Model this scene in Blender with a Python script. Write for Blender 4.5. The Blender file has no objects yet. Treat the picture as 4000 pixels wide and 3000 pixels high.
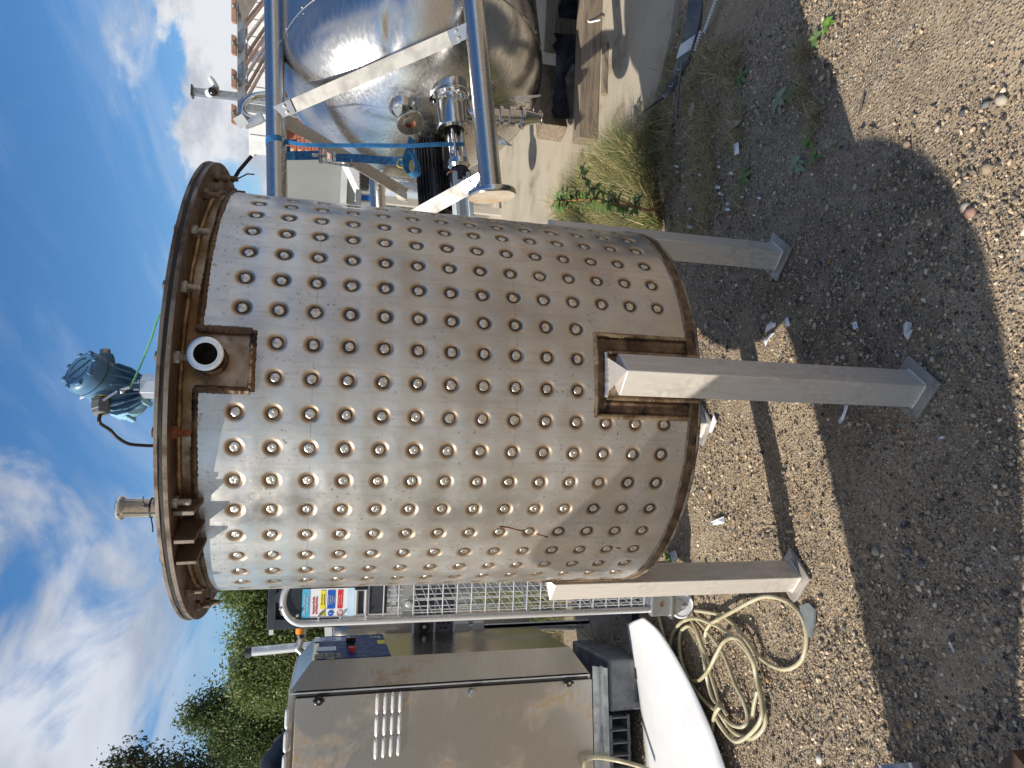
import bpy, bmesh, math, random
import numpy as np
from mathutils import Vector, Matrix, noise as mnoise

random.seed(7); rng = np.random.default_rng(7)
SC = bpy.context.scene
COL = SC.collection
rad = math.radians

# ------------------------------------------------------------------ camera, sky, sun, exposure
CAM_H, CAM_PITCH, CAM_ROLL, CAM_F = 1.6, rad(14.188), rad(2.475), 2708.6   # focal length in pixels of a 4000 wide picture
_F = Vector((0, math.cos(CAM_PITCH), -math.sin(CAM_PITCH)))
_D = Vector((0, -math.sin(CAM_PITCH), -math.cos(CAM_PITCH)))
_R = Vector((1, 0, 0))
_X = _D * math.cos(CAM_ROLL) + _R * math.sin(CAM_ROLL)      # the photograph lies on its side: its right is the world's down
_Y = _R * math.cos(CAM_ROLL) - _D * math.sin(CAM_ROLL)
CAMPOS = Vector((0, 0, CAM_H))
cd = bpy.data.cameras.new('camera'); cam = bpy.data.objects.new('camera', cd); COL.objects.link(cam)
cd.sensor_fit = 'HORIZONTAL'; cd.sensor_width = 36; cd.lens = 36 * CAM_F / 4000
cd.clip_start = 0.05; cd.clip_end = 3000
cam.matrix_world = Matrix(((_X.x, _Y.x, -_F.x, 0), (_X.y, _Y.y, -_F.y, 0), (_X.z, _Y.z, -_F.z, CAM_H), (0, 0, 0, 1)))
SC.camera = cam
SC.view_settings.view_transform = 'Standard'; SC.view_settings.look = 'None'
SC.view_settings.exposure = 0.33; SC.view_settings.gamma = 1.0
SC.view_settings.use_curve_mapping = False

SUN_EL = rad(37.0); SUN_AZ = Vector((-0.9206, -0.3903, 0))   # horizontal direction towards the sun
SUNV = (SUN_AZ * math.cos(SUN_EL) + Vector((0, 0, math.sin(SUN_EL)))).normalized()
sl = bpy.data.lights.new('sun', 'SUN'); sl.energy = 5.0; sl.angle = rad(0.5); sl.color = (1.0, 0.93, 0.82)
sun = bpy.data.objects.new('sun', sl); COL.objects.link(sun)
sun.rotation_euler = SUNV.to_track_quat('Z', 'Y').to_euler(); sun.location = (-6, -3, 8)

W = bpy.data.worlds.new('World'); SC.world = W; W.use_nodes = True
def build_world():
    nt = W.node_tree; N = nt.nodes; L = nt.links; N.clear()
    def n(t, **k):
        x = N.new(t)
        for a, b in k.items(): setattr(x, a, b)
        return x
    def val(s, v):
        if isinstance(v, (int, float)): s.default_value = v
        elif isinstance(v, (tuple, list)): s.default_value = v
        else: L.new(v, s)
    def m(op, a, b=0.0, c=0.0, clamp=False):
        x = n('ShaderNodeMath', operation=op, use_clamp=clamp); val(x.inputs[0], a); val(x.inputs[1], b); val(x.inputs[2], c); return x.outputs[0]
    def sstep(v, lo, hi):
        x = n('ShaderNodeMapRange', interpolation_type='SMOOTHSTEP'); val(x.inputs[0], v); val(x.inputs[1], lo); val(x.inputs[2], hi); return x.outputs[0]
    def mix(f, a, b):
        x = n('ShaderNodeMix', data_type='RGBA'); val(x.inputs[0], f); val(x.inputs[6], a); val(x.inputs[7], b); return x.outputs[2]
    out = n('ShaderNodeOutputWorld'); bg = n('ShaderNodeBackground'); bg.inputs[1].default_value = 0.078
    L.new(bg.outputs[0], out.inputs[0])
    sky = n('ShaderNodeTexSky', sky_type='NISHITA'); sky.sun_disc = False
    sky.sun_elevation = SUN_EL; sky.sun_rotation = math.atan2(SUN_AZ.x, SUN_AZ.y)
    sky.air_density = 1.0; sky.dust_density = 0.6; sky.ozone_density = 1.6; sky.altitude = 50
    hs = n('ShaderNodeHueSaturation'); hs.inputs[1].default_value = 1.3; hs.inputs[2].default_value = 1.30; L.new(sky.outputs[0], hs.inputs[4])
    tnt = n('ShaderNodeMix', data_type='RGBA', blend_type='MULTIPLY'); tnt.inputs[0].default_value = 1.0; L.new(hs.outputs[0], tnt.inputs[6]); tnt.inputs[7].default_value = (0.90, 0.965, 1.06, 1)
    tc = n('ShaderNodeTexCoord'); sp = n('ShaderNodeSeparateXYZ'); L.new(tc.outputs['Generated'], sp.inputs[0])
    x, y, z = sp.outputs
    az = m('ARCTAN2', x, y); el = m('ARCSINE', z)
    zc = m('MAXIMUM', z, 0.0); den = m('ADD', zc, 0.12)
    px = m('DIVIDE', x, den); py = m('DIVIDE', y, den)
    def ns(vx, vy, vz, scale, det=7, rough=0.58, dist=0.0):
        c = n('ShaderNodeCombineXYZ'); val(c.inputs[0], vx); val(c.inputs[1], vy); val(c.inputs[2], vz)
        t = n('ShaderNodeTexNoise'); L.new(c.outputs[0], t.inputs['Vector']); t.inputs['Scale'].default_value = scale
        t.inputs['Detail'].default_value = det; t.inputs['Roughness'].default_value = rough; t.inputs['Distortion'].default_value = dist
        return t.outputs[0]
    # high streaky cloud, dense to the left and broken to the right
    rx = m('ADD', m('MULTIPLY', px, 0.88), m('MULTIPLY', py, 0.47)); ry = m('SUBTRACT', m('MULTIPLY', py, 0.88), m('MULTIPLY', px, 0.47))
    streak = ns(m('MULTIPLY', px, 1.55), m('MULTIPLY', py, 0.75), 3.1, 1.35, 8, 0.56, 0.5)
    big = ns(px, py, 8.3, 0.42, 3, 0.5)
    bank = sstep(az, 0.10, -0.36)
    thr = m('SUBTRACT', 0.63, m('MULTIPLY', bank, 0.185))
    thr = m('SUBTRACT', thr, m('MULTIPLY', m('SUBTRACT', big, 0.5), 0.35))
    low = sstep(el, 0.10, 0.26)
    high = m('MULTIPLY', sstep(m('SUBTRACT', streak, thr), -0.04, 0.12), low)
    # thin veil
    wisp = ns(m('MULTIPLY', rx, 2.2), m('MULTIPLY', ry, 0.55), 1.7, 1.5, 6, 0.6, 0.3)
    veil = m('MULTIPLY', sstep(wisp, 0.42, 0.78), 0.26)
    # heaped cloud low on the right and a little along the whole horizon
    cn = ns(m('MULTIPLY', az, 3.2), m('MULTIPLY', el, 5.2), 0.7, 2.4, 8, 0.56, 0.2)
    top = m('ADD', 0.215, m('MULTIPLY', m('SUBTRACT', ns(m('MULTIPLY', az, 1.0), 2.0, 5.0, 5.0, 5), 0.5), 0.26))
    rgt = sstep(az, 0.16, 0.30)
    topm = m('ADD', m('MULTIPLY', top, m('ADD', m('MULTIPLY', rgt, 0.78), 0.30)), -0.005)
    dens = m('SUBTRACT', m('ADD', m('SUBTRACT', topm, el), m('MULTIPLY', m('SUBTRACT', cn, 0.5), 0.30)), 0.0)
    cum = m('MULTIPLY', sstep(dens, 0.0, 0.035), m('ADD', 0.45, m('MULTIPLY', rgt, 0.55)))
    shade = ns(m('MULTIPLY', px, 1.7), m('MULTIPLY', py, 1.3), 6.0, 1.1, 5, 0.5)
    ccol = mix(sstep(shade, 0.36, 0.66), (7.4, 7.8, 8.6, 1), (3.9, 4.3, 5.1, 1))
    cumsh = ns(m('MULTIPLY', az, 4.0), m('MULTIPLY', el, 6.0), 4.4, 2.0, 7, 0.6)
    cucol = mix(sstep(cumsh, 0.40, 0.62), (8.3, 8.5, 8.9, 1), (5.0, 5.4, 6.2, 1))
    c0 = mix(veil, tnt.outputs[2], (7.2, 7.9, 9.2, 1))
    c1 = mix(m('MULTIPLY', high, 0.96), c0, ccol)
    c2 = mix(cum, c1, cucol)
    L.new(c2, bg.inputs[0])
build_world()

# ------------------------------------------------------------------ points of the photograph as points of the yard
def ray(x, y): return _F + _X * ((x - 2000) / CAM_F) - _Y * ((y - 1500) / CAM_F)
def at(x, y, Y):
    d = ray(x, y); return CAMPOS + d * (Y / d.y)
def gnd(x, y, z=0.0):
    d = ray(x, y); return CAMPOS + d * ((z - CAM_H) / d.z)

# ------------------------------------------------------------------ mesh helpers
def frame(d, up=None):
    d = Vector(d).normalized()
    u = Vector(up) if up is not None else (Vector((0, 0, 1)) if abs(d.z) < 0.9 else Vector((0, 1, 0)))
    a = u.cross(d)
    if a.length < 1e-5: a = Vector((1, 0, 0)).cross(d)
    a.normalize(); b = d.cross(a)
    return a, b, d
class MB:
    def __init__(s): s.v = []; s.f = []; s.m = []; s.cur = 0
    def add(s, vs, fs):
        o = len(s.v); s.v += [tuple(v) for v in vs]
        for f in fs: s.f.append(tuple(i + o for i in f)); s.m.append(s.cur)
        return s
    def box(s, c, size, ax=None):
        c = Vector(c); h = [q / 2 for q in size]
        X, Y, Z = ax if ax else (Vector((1, 0, 0)), Vector((0, 1, 0)), Vector((0, 0, 1)))
        vs = [c + X * (i * h[0]) + Y * (j * h[1]) + Z * (k * h[2]) for i in (-1, 1) for j in (-1, 1) for k in (-1, 1)]
        return s.add(vs, [(0, 1, 3, 2), (4, 6, 7, 5), (0, 4, 5, 1), (2, 3, 7, 6), (0, 2, 6, 4), (1, 5, 7, 3)])
    def bar(s, p0, p1, w, h, up=None):
        p0 = Vector(p0); p1 = Vector(p1); a, b, d = frame(p1 - p0, up)
        return s.box((p0 + p1) / 2, (w, h, (p1 - p0).length), (a, b, d))
    def tube(s, p0, p1, r, n=16, r2=None, caps=True):
        p0 = Vector(p0); p1 = Vector(p1); a, b, d = frame(p1 - p0); r2 = r if r2 is None else r2
        vs = []
        for p, q in ((p0, r), (p1, r2)):
            vs += [p + (a * math.cos(2 * math.pi * i / n) + b * math.sin(2 * math.pi * i / n)) * q for i in range(n)]
        fs = [(i, (i + 1) % n, n + (i + 1) % n, n + i) for i in range(n)]
        if caps: fs += [tuple(range(n - 1, -1, -1)), tuple(range(n, 2 * n))]
        return s.add(vs, fs)
    def lathe(s, o, d, prof, n=32, up=None, ang=(0, 2 * math.pi)):
        """prof: (distance along d, radius)"""
        o = Vector(o); a, b, d = frame(d, up); full = abs(ang[1] - ang[0] - 2 * math.pi) < 1e-6
        k = n if full else n + 1; vs = []
        for t, r in prof:
            for i in range(k):
                q = ang[0] + (ang[1] - ang[0]) * i / n
                vs.append(o + d * t + (a * math.cos(q) + b * math.sin(q)) * r)
        fs = []
        for j in range(len(prof) - 1):
            for i in range(n):
                i2 = (i + 1) % k if full else i + 1
                fs.append((j * k + i, j * k + i2, (j + 1) * k + i2, (j + 1) * k + i))
        return s.add(vs, fs)
    def path(s, pts, r, n=8, caps=True, closed=False):
        pts = [Vector(p) for p in pts]; N = len(pts); vs = []; rr = r if hasattr(r, '__len__') else [r] * N
        pa = None
        for i, p in enumerate(pts):
            t = (pts[min(i + 1, N - 1)] - pts[max(i - 1, 0)]) if not closed else (pts[(i + 1) % N] - pts[i - 1])
            if t.length < 1e-9: t = Vector((0, 0, 1))
            t.normalize()
            if pa is None: pa, _, _ = frame(t)
            a = pa - t * pa.dot(t)
            if a.length < 1e-5: a, _, _ = frame(t)
            a.normalize(); b = t.cross(a); pa = a
            vs += [p + (a * math.cos(2 * math.pi * k / n) + b * math.sin(2 * math.pi * k / n)) * rr[i] for k in range(n)]
        fs = []
        for i in range(N if closed else N - 1):
            j = (i + 1) % N
            for k in range(n): fs.append((i * n + k, i * n + (k + 1) % n, j * n + (k + 1) % n, j * n + k))
        if caps and not closed: fs += [tuple(range(n - 1, -1, -1)), tuple((N - 1) * n + k for k in range(n))]
        return s.add(vs, fs)
    def prism(s, poly, off):
        """poly: 3D outline, extruded by off"""
        poly = [Vector(p) for p in poly]; off = Vector(off); n = len(poly)
        vs = poly + [p + off for p in poly]
        return s.add(vs, [tuple(range(n)), tuple(range(2 * n - 1, n - 1, -1))] + [(i, n + i, n + (i + 1) % n, (i + 1) % n) for i in range(n)])
    def sphere(s, c, r, nu=16, nv=10, sc=(1, 1, 1), jit=0):
        c = Vector(c); prof = [(-math.cos(math.pi * j / nv), math.sin(math.pi * j / nv)) for j in range(nv + 1)]
        vs = []
        for t, q in prof:
            for i in range(nu):
                g = 2 * math.pi * i / nu; k = r * (1 + jit * random.uniform(-1, 1))
                vs.append(c + Vector((math.cos(g) * q * sc[0], math.sin(g) * q * sc[1], t * sc[2])) * k)
        fs = [(j * nu + i, j * nu + (i + 1) % nu, (j + 1) * nu + (i + 1) % nu, (j + 1) * nu + i) for j in range(nv) for i in range(nu)]
        return s.add(vs, fs)
    def grid(s, P):
        """P[i][j] points"""
        a = len(P); b = len(P[0])
        return s.add([q for r in P for q in r], [(i * b + j, i * b + j + 1, (i + 1) * b + j + 1, (i + 1) * b + j) for i in range(a - 1) for j in range(b - 1)])
    def mesh(s, name, mats, org=(0, 0, 0), smooth=True, angle=38):
        me = bpy.data.meshes.new(name); o = Vector(org)
        me.from_pydata([(v[0] - o.x, v[1] - o.y, v[2] - o.z) for v in s.v], [], s.f)
        mats = mats if isinstance(mats, (list, tuple)) else [mats]
        for q in mats: me.materials.append(q)
        if len(mats) > 1: me.polygons.foreach_set('material_index', s.m)
        me.validate(); bm = bmesh.new(); bm.from_mesh(me); bmesh.ops.remove_doubles(bm, verts=bm.verts, dist=1e-6)
        bmesh.ops.recalc_face_normals(bm, faces=bm.faces); bm.to_mesh(me); bm.free()
        if smooth:
            me.polygons.foreach_set('use_smooth', [True] * len(me.polygons)); me.set_sharp_from_angle(angle=rad(angle))
        me.update(); return me

def tag(o, label=None, cat=None, group=None, kind=None):
    if label: o['label'] = label
    if cat: o['category'] = cat
    if group: o['group'] = group
    if kind: o['kind'] = kind
    return o
def thing(name, label, cat, loc, group=None):
    o = bpy.data.objects.new(name, None); COL.objects.link(o); o.location = loc; o.empty_display_size = 0.05
    return tag(o, label, cat, group)
def root_of(o):
    while o.parent: o = o.parent
    return o
def part(name, mb, mat, parent, label=None, bevel=0, smooth=True, kind=None, angle=38):
    org = Vector(root_of(parent).location)
    o = bpy.data.objects.new(name, mb.mesh(name, mat, org, smooth, angle)); COL.objects.link(o); o.parent = parent
    if label: o['label'] = label
    if kind: o['kind'] = kind
    if bevel: add_bevel(o, bevel)
    return o
def single(name, mb, mat, label, cat, loc=(0, 0, 0), group=None, kind=None, bevel=0, smooth=True, angle=38):
    o = bpy.data.objects.new(name, mb.mesh(name, mat, loc, smooth, angle)); COL.objects.link(o); o.location = loc
    if bevel: add_bevel(o, bevel)
    return tag(o, label, cat, group, kind)
def inst(name, me, parent, M, label=None):
    """one more object of a shared mesh, M in world space"""
    o = bpy.data.objects.new(name, me); COL.objects.link(o); o.parent = parent
    o.matrix_local = Matrix.Translation(-Vector(root_of(parent).location)) @ M
    if label: o['label'] = label
    return o
def add_bevel(o, w, seg=2):
    b = o.modifiers.new('bevel', 'BEVEL'); b.width = w; b.segments = seg; b.limit_method = 'ANGLE'; b.angle_limit = rad(40); b.harden_normals = False
def np_mesh(name, V, F, mat, attr=None, smooth=False, vcol=None):
    """fast mesh from numpy arrays; F is (n, k)"""
    me = bpy.data.meshes.new(name); k = F.shape[1]
    me.vertices.add(len(V)); me.vertices.foreach_set('co', np.ascontiguousarray(V, np.float32).ravel())
    me.loops.add(F.size); me.loops.foreach_set('vertex_index', np.ascontiguousarray(F, np.int32).ravel())
    me.polygons.add(len(F)); me.polygons.foreach_set('loop_start', np.arange(0, F.size, k, dtype=np.int32))
    me.polygons.foreach_set('use_smooth', np.full(len(F), smooth))
    for q in (mat if isinstance(mat, (list, tuple)) else [mat]): me.materials.append(q)
    for an, av in (attr or {}).items():
        a = me.attributes.new(an, 'FLOAT', 'POINT'); a.data.foreach_set('value', np.ascontiguousarray(av, np.float32))
    if vcol is not None:
        a = me.attributes.new('tint', 'FLOAT_COLOR', 'POINT'); a.data.foreach_set('color', np.ascontiguousarray(np.c_[vcol, np.ones(len(vcol))], np.float32).ravel())
    me.update(calc_edges=True); me.validate(); return me
def lettering(txt, c, right, up, height, mat, parent, name='lettering', depth=0.0006, align='CENTER', sx=1.0, bold=0.0):
    cu = bpy.data.curves.new(name, 'FONT'); cu.body = txt; cu.size = 1; cu.align_x = align; cu.align_y = 'CENTER'; cu.extrude = depth / height; cu.resolution_u = 2; cu.offset = bold
    tmp = bpy.data.objects.new('tmp', cu); COL.objects.link(tmp); dg = bpy.context.evaluated_depsgraph_get()
    me = bpy.data.meshes.new_from_object(tmp.evaluated_get(dg)); bpy.data.objects.remove(tmp); me.name = name
    me.materials.clear(); me.materials.append(mat)
    right = Vector(right).normalized(); up = Vector(up).normalized(); nz = right.cross(up)
    M = Matrix(((right.x * sx, up.x, nz.x, 0), (right.y * sx, up.y, nz.y, 0), (right.z * sx, up.z, nz.z, 0), (0, 0, 0, 1)))
    me.transform(Matrix.Scale(height, 4))
    return inst(name, me, parent, Matrix.Translation(Vector(c)) @ M)

# ------------------------------------------------------------------ materials
def newmat(name):
    m = bpy.data.materials.new(name); m.use_nodes = True; nt = m.node_tree
    return m, nt, nt.nodes, nt.links, nt.nodes['Principled BSDF']
class NB:
    """small node builder"""
    def __init__(s, nt): s.nt = nt; s.N = nt.nodes; s.L = nt.links
    def n(s, t, **k):
        x = s.N.new(t)
        for a, b in k.items(): setattr(x, a, b)
        return x
    def put(s, sock, v):
        if hasattr(v, 'is_output'): s.L.new(v, sock)
        elif isinstance(v, (tuple, list)): sock.default_value = tuple(v) + (1,) if len(v) == 3 and len(sock.default_value) == 4 else v
        else: sock.default_value = v
    def m(s, op, a, b=0.0, clamp=False):
        x = s.n('ShaderNodeMath', operation=op, use_clamp=clamp); s.put(x.inputs[0], a); s.put(x.inputs[1], b); return x.outputs[0]
    def ss(s, v, lo, hi, a=0.0, b=1.0):
        x = s.n('ShaderNodeMapRange', interpolation_type='SMOOTHSTEP'); s.put(x.inputs[0], v)
        for i, q in enumerate((lo, hi, a, b)): s.put(x.inputs[1 + i], q)
        return x.outputs[0]
    def mix(s, f, a, b, mode='MIX'):
        x = s.n('ShaderNodeMix', data_type='RGBA', blend_type=mode); s.put(x.inputs[0], f); s.put(x.inputs[6], a); s.put(x.inputs[7], b); return x.outputs[2]
    def co(s, kind='Object', scale=(1, 1, 1)):
        t = s.n('ShaderNodeTexCoord'); mp = s.n('ShaderNodeMapping'); mp.inputs['Scale'].default_value = scale; s.L.new(t.outputs[kind], mp.inputs[0]); return mp.outputs[0]
    def noise(s, vec, scale, det=4, rough=0.55, dist=0.0, out=0):
        t = s.n('ShaderNodeTexNoise'); s.L.new(vec, t.inputs['Vector']); t.inputs['Scale'].default_value = scale; t.inputs['Detail'].default_value = det
        t.inputs['Roughness'].default_value = rough; t.inputs['Distortion'].default_value = dist; return t.outputs[out]
    def vor(s, vec, scale, feat='F1', out='Distance', rnd=1.0):
        t = s.n('ShaderNodeTexVoronoi', feature=feat); s.L.new(vec, t.inputs['Vector']); t.inputs['Scale'].default_value = scale; t.inputs['Randomness'].default_value = rnd; return t.outputs[out]
    def attr(s, name, out='Fac'):
        t = s.n('ShaderNodeAttribute', attribute_name=name); return t.outputs[out]
    def bump(s, h, strength, dist=0.002, normal=None):
        b = s.n('ShaderNodeBump'); b.inputs['Strength'].default_value = strength; b.inputs['Distance'].default_value = dist; s.put(b.inputs['Height'], h)
        if normal is not None: s.L.new(normal, b.inputs['Normal'])
        return b.outputs[0]
def simple(name, c, rough=0.5, metal=0.0, c2=None, ns=8.0, lo=0.4, hi=0.65, bump=0.0, bs=60.0, bd=0.002, rv=0.12, stretch=(1, 1, 1), dirt=None, ds=3.0, dl=(0.55, 0.75), spec=0.5, coat=0.0):
    m, nt, N, L, P = newmat(name); B = NB(nt)
    v = B.co('Object', stretch); col = c
    f = B.noise(v, ns, 6, 0.6)
    if c2: col = B.mix(B.ss(f, lo, hi), c, c2)
    if dirt:
        d = B.noise(v, ds, 8, 0.65, 0.4); col = B.mix(B.ss(d, dl[0], dl[1]), col, dirt)
    B.put(P.inputs['Base Color'], col)
    B.put(P.inputs['Roughness'], B.ss(f, 0.3, 0.7, max(rough - rv, 0.02), min(rough + rv, 1)))
    P.inputs['Metallic'].default_value = metal; P.inputs['Specular IOR Level'].default_value = spec; P.inputs['Coat Weight'].default_value = coat
    if bump: B.L.new(B.bump(B.noise(v, bs, 5, 0.6), bump, bd), P.inputs['Normal'])
    return m

def jacket_mat():
    m, nt, N, L, P = newmat('dimpled_steel'); B = NB(nt)
    v = B.co('Object'); r = B.attr('dr'); h = B.attr('heat')
    n1 = B.noise(v, 3.0, 6, 0.6); n2 = B.noise(v, 105, 4, 0.75); n3 = B.noise(v, 34, 6, 0.7, 0.3); n4 = B.noise(v, 9, 5, 0.6)
    vs = B.co('Object', (9, 9, 0.6)); st = B.noise(vs, 14, 5, 0.6)
    base = B.mix(B.ss(n1, 0.32, 0.68), (0.44, 0.425, 0.40), (0.62, 0.61, 0.595))
    base = B.mix(B.m('MULTIPLY', B.ss(st, 0.48, 0.75), 0.5), base, (0.38, 0.355, 0.325))
    # dark speckle in patches, yellow dust in patches, thin marking lines round the tank
    sp = B.m('MULTIPLY', B.ss(n2, 0.59, 0.64), B.ss(n4, 0.47, 0.60)); base = B.mix(B.m('MULTIPLY', sp, 0.8), base, (0.16, 0.13, 0.10))
    n5 = B.noise(v, 95, 4, 0.7); n6 = B.noise(B.co('Object', (2.2, 2.2, 2.9)), 2.1, 3, 0.5)
    dus = B.m('MULTIPLY', B.ss(n5, 0.57, 0.66), B.ss(n6, 0.54, 0.66)); base = B.mix(B.m('MULTIPLY', dus, 0.65), base, (0.52, 0.40, 0.24))
    sx = B.n('ShaderNodeSeparateXYZ'); t = B.n('ShaderNodeTexCoord'); L.new(t.outputs['Object'], sx.inputs[0])
    for zz in (1.653, 1.169):
        ln = B.m('LESS_THAN', B.m('ABSOLUTE', B.m('SUBTRACT', B.m('ADD', sx.outputs[2], B.m('MULTIPLY', B.m('SUBTRACT', n1, 0.5), 0.004)), zz)), 0.0011)
        ln = B.m('MULTIPLY', ln, B.ss(n3, 0.40, 0.52)); base = B.mix(B.m('MULTIPLY', ln, 0.4), base, (0.18, 0.16, 0.14))
    # scratches
    sc = B.noise(B.co('Object', (60, 60, 2.0)), 6, 3, 0.7); base = B.mix(B.m('MULTIPLY', B.ss(sc, 0.66, 0.70), 0.5), base, (0.82, 0.81, 0.79))
    sc2 = B.noise(B.co('Object', (3, 3, 90)), 5, 3, 0.7); base = B.mix(B.m('MULTIPLY', B.ss(sc2, 0.68, 0.72), 0.4), base, (0.28, 0.25, 0.22))
    for cx_, cz_ in ((0.40, 1.02), (0.37, 0.93), (0.42, 1.13)):
        pm_ = B.m('ADD', B.m('ABSOLUTE', B.m('SUBTRACT', sx.outputs[0], cx_)), B.m('MULTIPLY', B.m('ABSOLUTE', B.m('SUBTRACT', sx.outputs[2], cz_)), 0.45))
        base = B.mix(B.m('MULTIPLY', B.m('MULTIPLY', B.ss(pm_, 0.05, 0.015), B.ss(n3, 0.42, 0.62)), 0.45), base, (0.52, 0.30, 0.29))
    # heat tint round every plug weld: straw, brown, black ring
    rr = B.m('ADD', r, B.m('MULTIPLY', B.m('SUBTRACT', n3, 0.5), 0.006))
    base = B.mix(B.ss(rr, 0.0265, 0.0185), base, (0.46, 0.37, 0.27))
    base = B.mix(B.ss(rr, 0.0215, 0.0145), base, (0.15, 0.095, 0.058))
    base = B.mix(B.ss(rr, 0.0158, 0.0125), base, (0.05, 0.036, 0.026))
    hh = B.m('ADD', h, B.m('MULTIPLY', B.m('SUBTRACT', n3, 0.5), 0.35))
    base = B.mix(B.ss(hh, 0.22, 0.62), base, (0.42, 0.27, 0.13)); base = B.mix(B.ss(hh, 0.50, 0.85), base, (0.10, 0.062, 0.035))
    dark = B.m('MAXIMUM', B.ss(rr, 0.020, 0.014), B.ss(hh, 0.35, 0.8))
    L.new(base, P.inputs['Base Color']); P.inputs['Metallic'].default_value = 1.0
    B.put(P.inputs['Metallic'], B.m('SUBTRACT', 0.86, B.m('MULTIPLY', dark, 0.42)))
    ro = B.m('ADD', B.ss(n4, 0.3, 0.7, 0.26, 0.46), B.m('MULTIPLY', dark, 0.2)); ro = B.m('ADD', ro, B.m('MULTIPLY', dus, 0.2)); L.new(ro, P.inputs['Roughness'])
    b1 = B.bump(B.noise(B.co('Object', (1, 1, 0.25)), 4.0, 2, 0.5), 0.07, 0.02)
    b2 = B.bump(n3, 0.06, 0.003, b1); L.new(b2, P.inputs['Normal'])
    return m
def steel(name, c=(0.62, 0.61, 0.60), rough=0.28, brush=(1, 1, 30), bscale=12, dirt=(0.40, 0.33, 0.25), da=0.3, ds=2.5, dl=(0.5, 0.75), bump=0.05, wav=0.1, ws=3.0, metal=1.0):
    m, nt, N, L, P = newmat(name); B = NB(nt)
    v = B.co('Object'); bv = B.co('Object', brush); br = B.noise(bv, bscale, 4, 0.65); d = B.noise(v, ds, 8, 0.65, 0.5); fine = B.noise(v, 45, 5, 0.65)
    col = B.mix(B.ss(br, 0.3, 0.7), c, tuple(q * 0.86 for q in c))
    col = B.mix(B.m('MULTIPLY', B.m('MULTIPLY', B.ss(d, dl[0], dl[1]), B.ss(fine, 0.35, 0.6)), da), col, dirt)
    L.new(col, P.inputs['Base Color']); P.inputs['Metallic'].default_value = metal
    ro = B.m('ADD', B.ss(br, 0.3, 0.7, rough - 0.06, rough + 0.06), B.m('MULTIPLY', B.ss(d, dl[0], dl[1]), da * 0.4)); L.new(ro, P.inputs['Roughness'])
    b1 = B.bump(B.noise(v, ws, 3, 0.5), wav, 0.02); L.new(B.bump(br, bump, 0.002, b1), P.inputs['Normal'])
    return m
M = {}
M['jacket'] = jacket_mat()
M['shell'] = simple('heat_stained_steel', (0.44, 0.365, 0.285), 0.45, 0.8, (0.22, 0.125, 0.06), 7, 0.36, 0.62, 0.25, 40, 0.002, dirt=(0.09, 0.06, 0.04), ds=11, dl=(0.55, 0.72), stretch=(1, 1, 1))
M['flange'] = simple('rusty_flange_steel', (0.17, 0.125, 0.095), 0.6, 0.55, (0.09, 0.055, 0.038), 9, 0.35, 0.65, 0.3, 70, 0.002, dirt=(0.20, 0.10, 0.045), ds=6, dl=(0.58, 0.75))
M['flange_edge'] = simple('ground_flange_edge', (0.21, 0.18, 0.15), 0.6, 0.5, (0.085, 0.058, 0.04), 14, 0.4, 0.65, 0.3, 60, 0.002)
M['gasket'] = simple('black_gasket', (0.012, 0.012, 0.012), 0.7, 0, (0.03, 0.03, 0.03), 30, bump=0.4, bs=80)
M['weld'] = simple('burnt_weld', (0.085, 0.052, 0.03), 0.42, 0.55, (0.24, 0.15, 0.085), 26, 0.4, 0.7, 0.9, 150, 0.003, dirt=(0.02, 0.015, 0.012), ds=16, dl=(0.52, 0.66))
M['weld_tan'] = simple('tan_weld', (0.34, 0.25, 0.16), 0.42, 0.7, (0.13, 0.08, 0.045), 22, 0.4, 0.65, 0.8, 150, 0.003)
M['weld_bright'] = simple('bright_weld', (0.66, 0.62, 0.56), 0.3, 0.95, (0.36, 0.24, 0.14), 30, 0.5, 0.7, 0.8, 200, 0.002)
M['plug'] = simple('plug_weld', (0.66, 0.62, 0.55), 0.30, 1.0, (0.40, 0.35, 0.29), 60, 0.4, 0.7, 0.6, 200, 0.002)
M['leg'] = steel('leg_steel', (0.68, 0.635, 0.575), 0.42, (6, 6, 0.6), 18, (0.30, 0.24, 0.18), 0.5, 4, (0.48, 0.7), 0.05, 0.05, metal=0.45)
M['footplate'] = steel('foot_plate_steel', (0.45, 0.42, 0.38), 0.48, (1, 1, 1), 30, (0.22, 0.18, 0.13), 0.7, 6, (0.42, 0.65), 0.2, 0.1, metal=0.5)
M['polished'] = steel('polished_steel', (0.72, 0.71, 0.69), 0.16, (1, 1, 25), 14, da=0.15)
M['bolt'] = simple('zinc_bolt', (0.50, 0.50, 0.48), 0.4, 0.9, (0.28, 0.25, 0.21), 40, bump=0.2)
M['bolt_dark'] = simple('stained_bolt', (0.12, 0.095, 0.075), 0.55, 0.7, (0.26, 0.20, 0.15), 40, bump=0.2)
M['rust'] = simple('rust', (0.26, 0.075, 0.028), 0.85, 0.1, (0.11, 0.04, 0.02), 60, bump=0.7, bs=120)
M['vessel'] = steel('vessel_steel', (0.63, 0.62, 0.61), 0.24, (5, 0.6, 5), 16, (0.80, 0.79, 0.77), 0.35, 3.0, (0.54, 0.66), 0.05, 0.14, 1.6)
M['dish'] = steel('dish_steel', (0.64, 0.63, 0.62), 0.25, (.6, 4, 4), 12, (0.42, 0.38, 0.33), 0.12, 1.6, (0.5, 0.75), 0.03, 0.10, 2.0)
M['pipe'] = steel('pipe_steel', (0.60, 0.59, 0.575), 0.26, (0.5, 12, 12), 12, (0.36, 0.31, 0.26), 0.4, 3, (0.52, 0.75), 0.05, 0.08)
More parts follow.
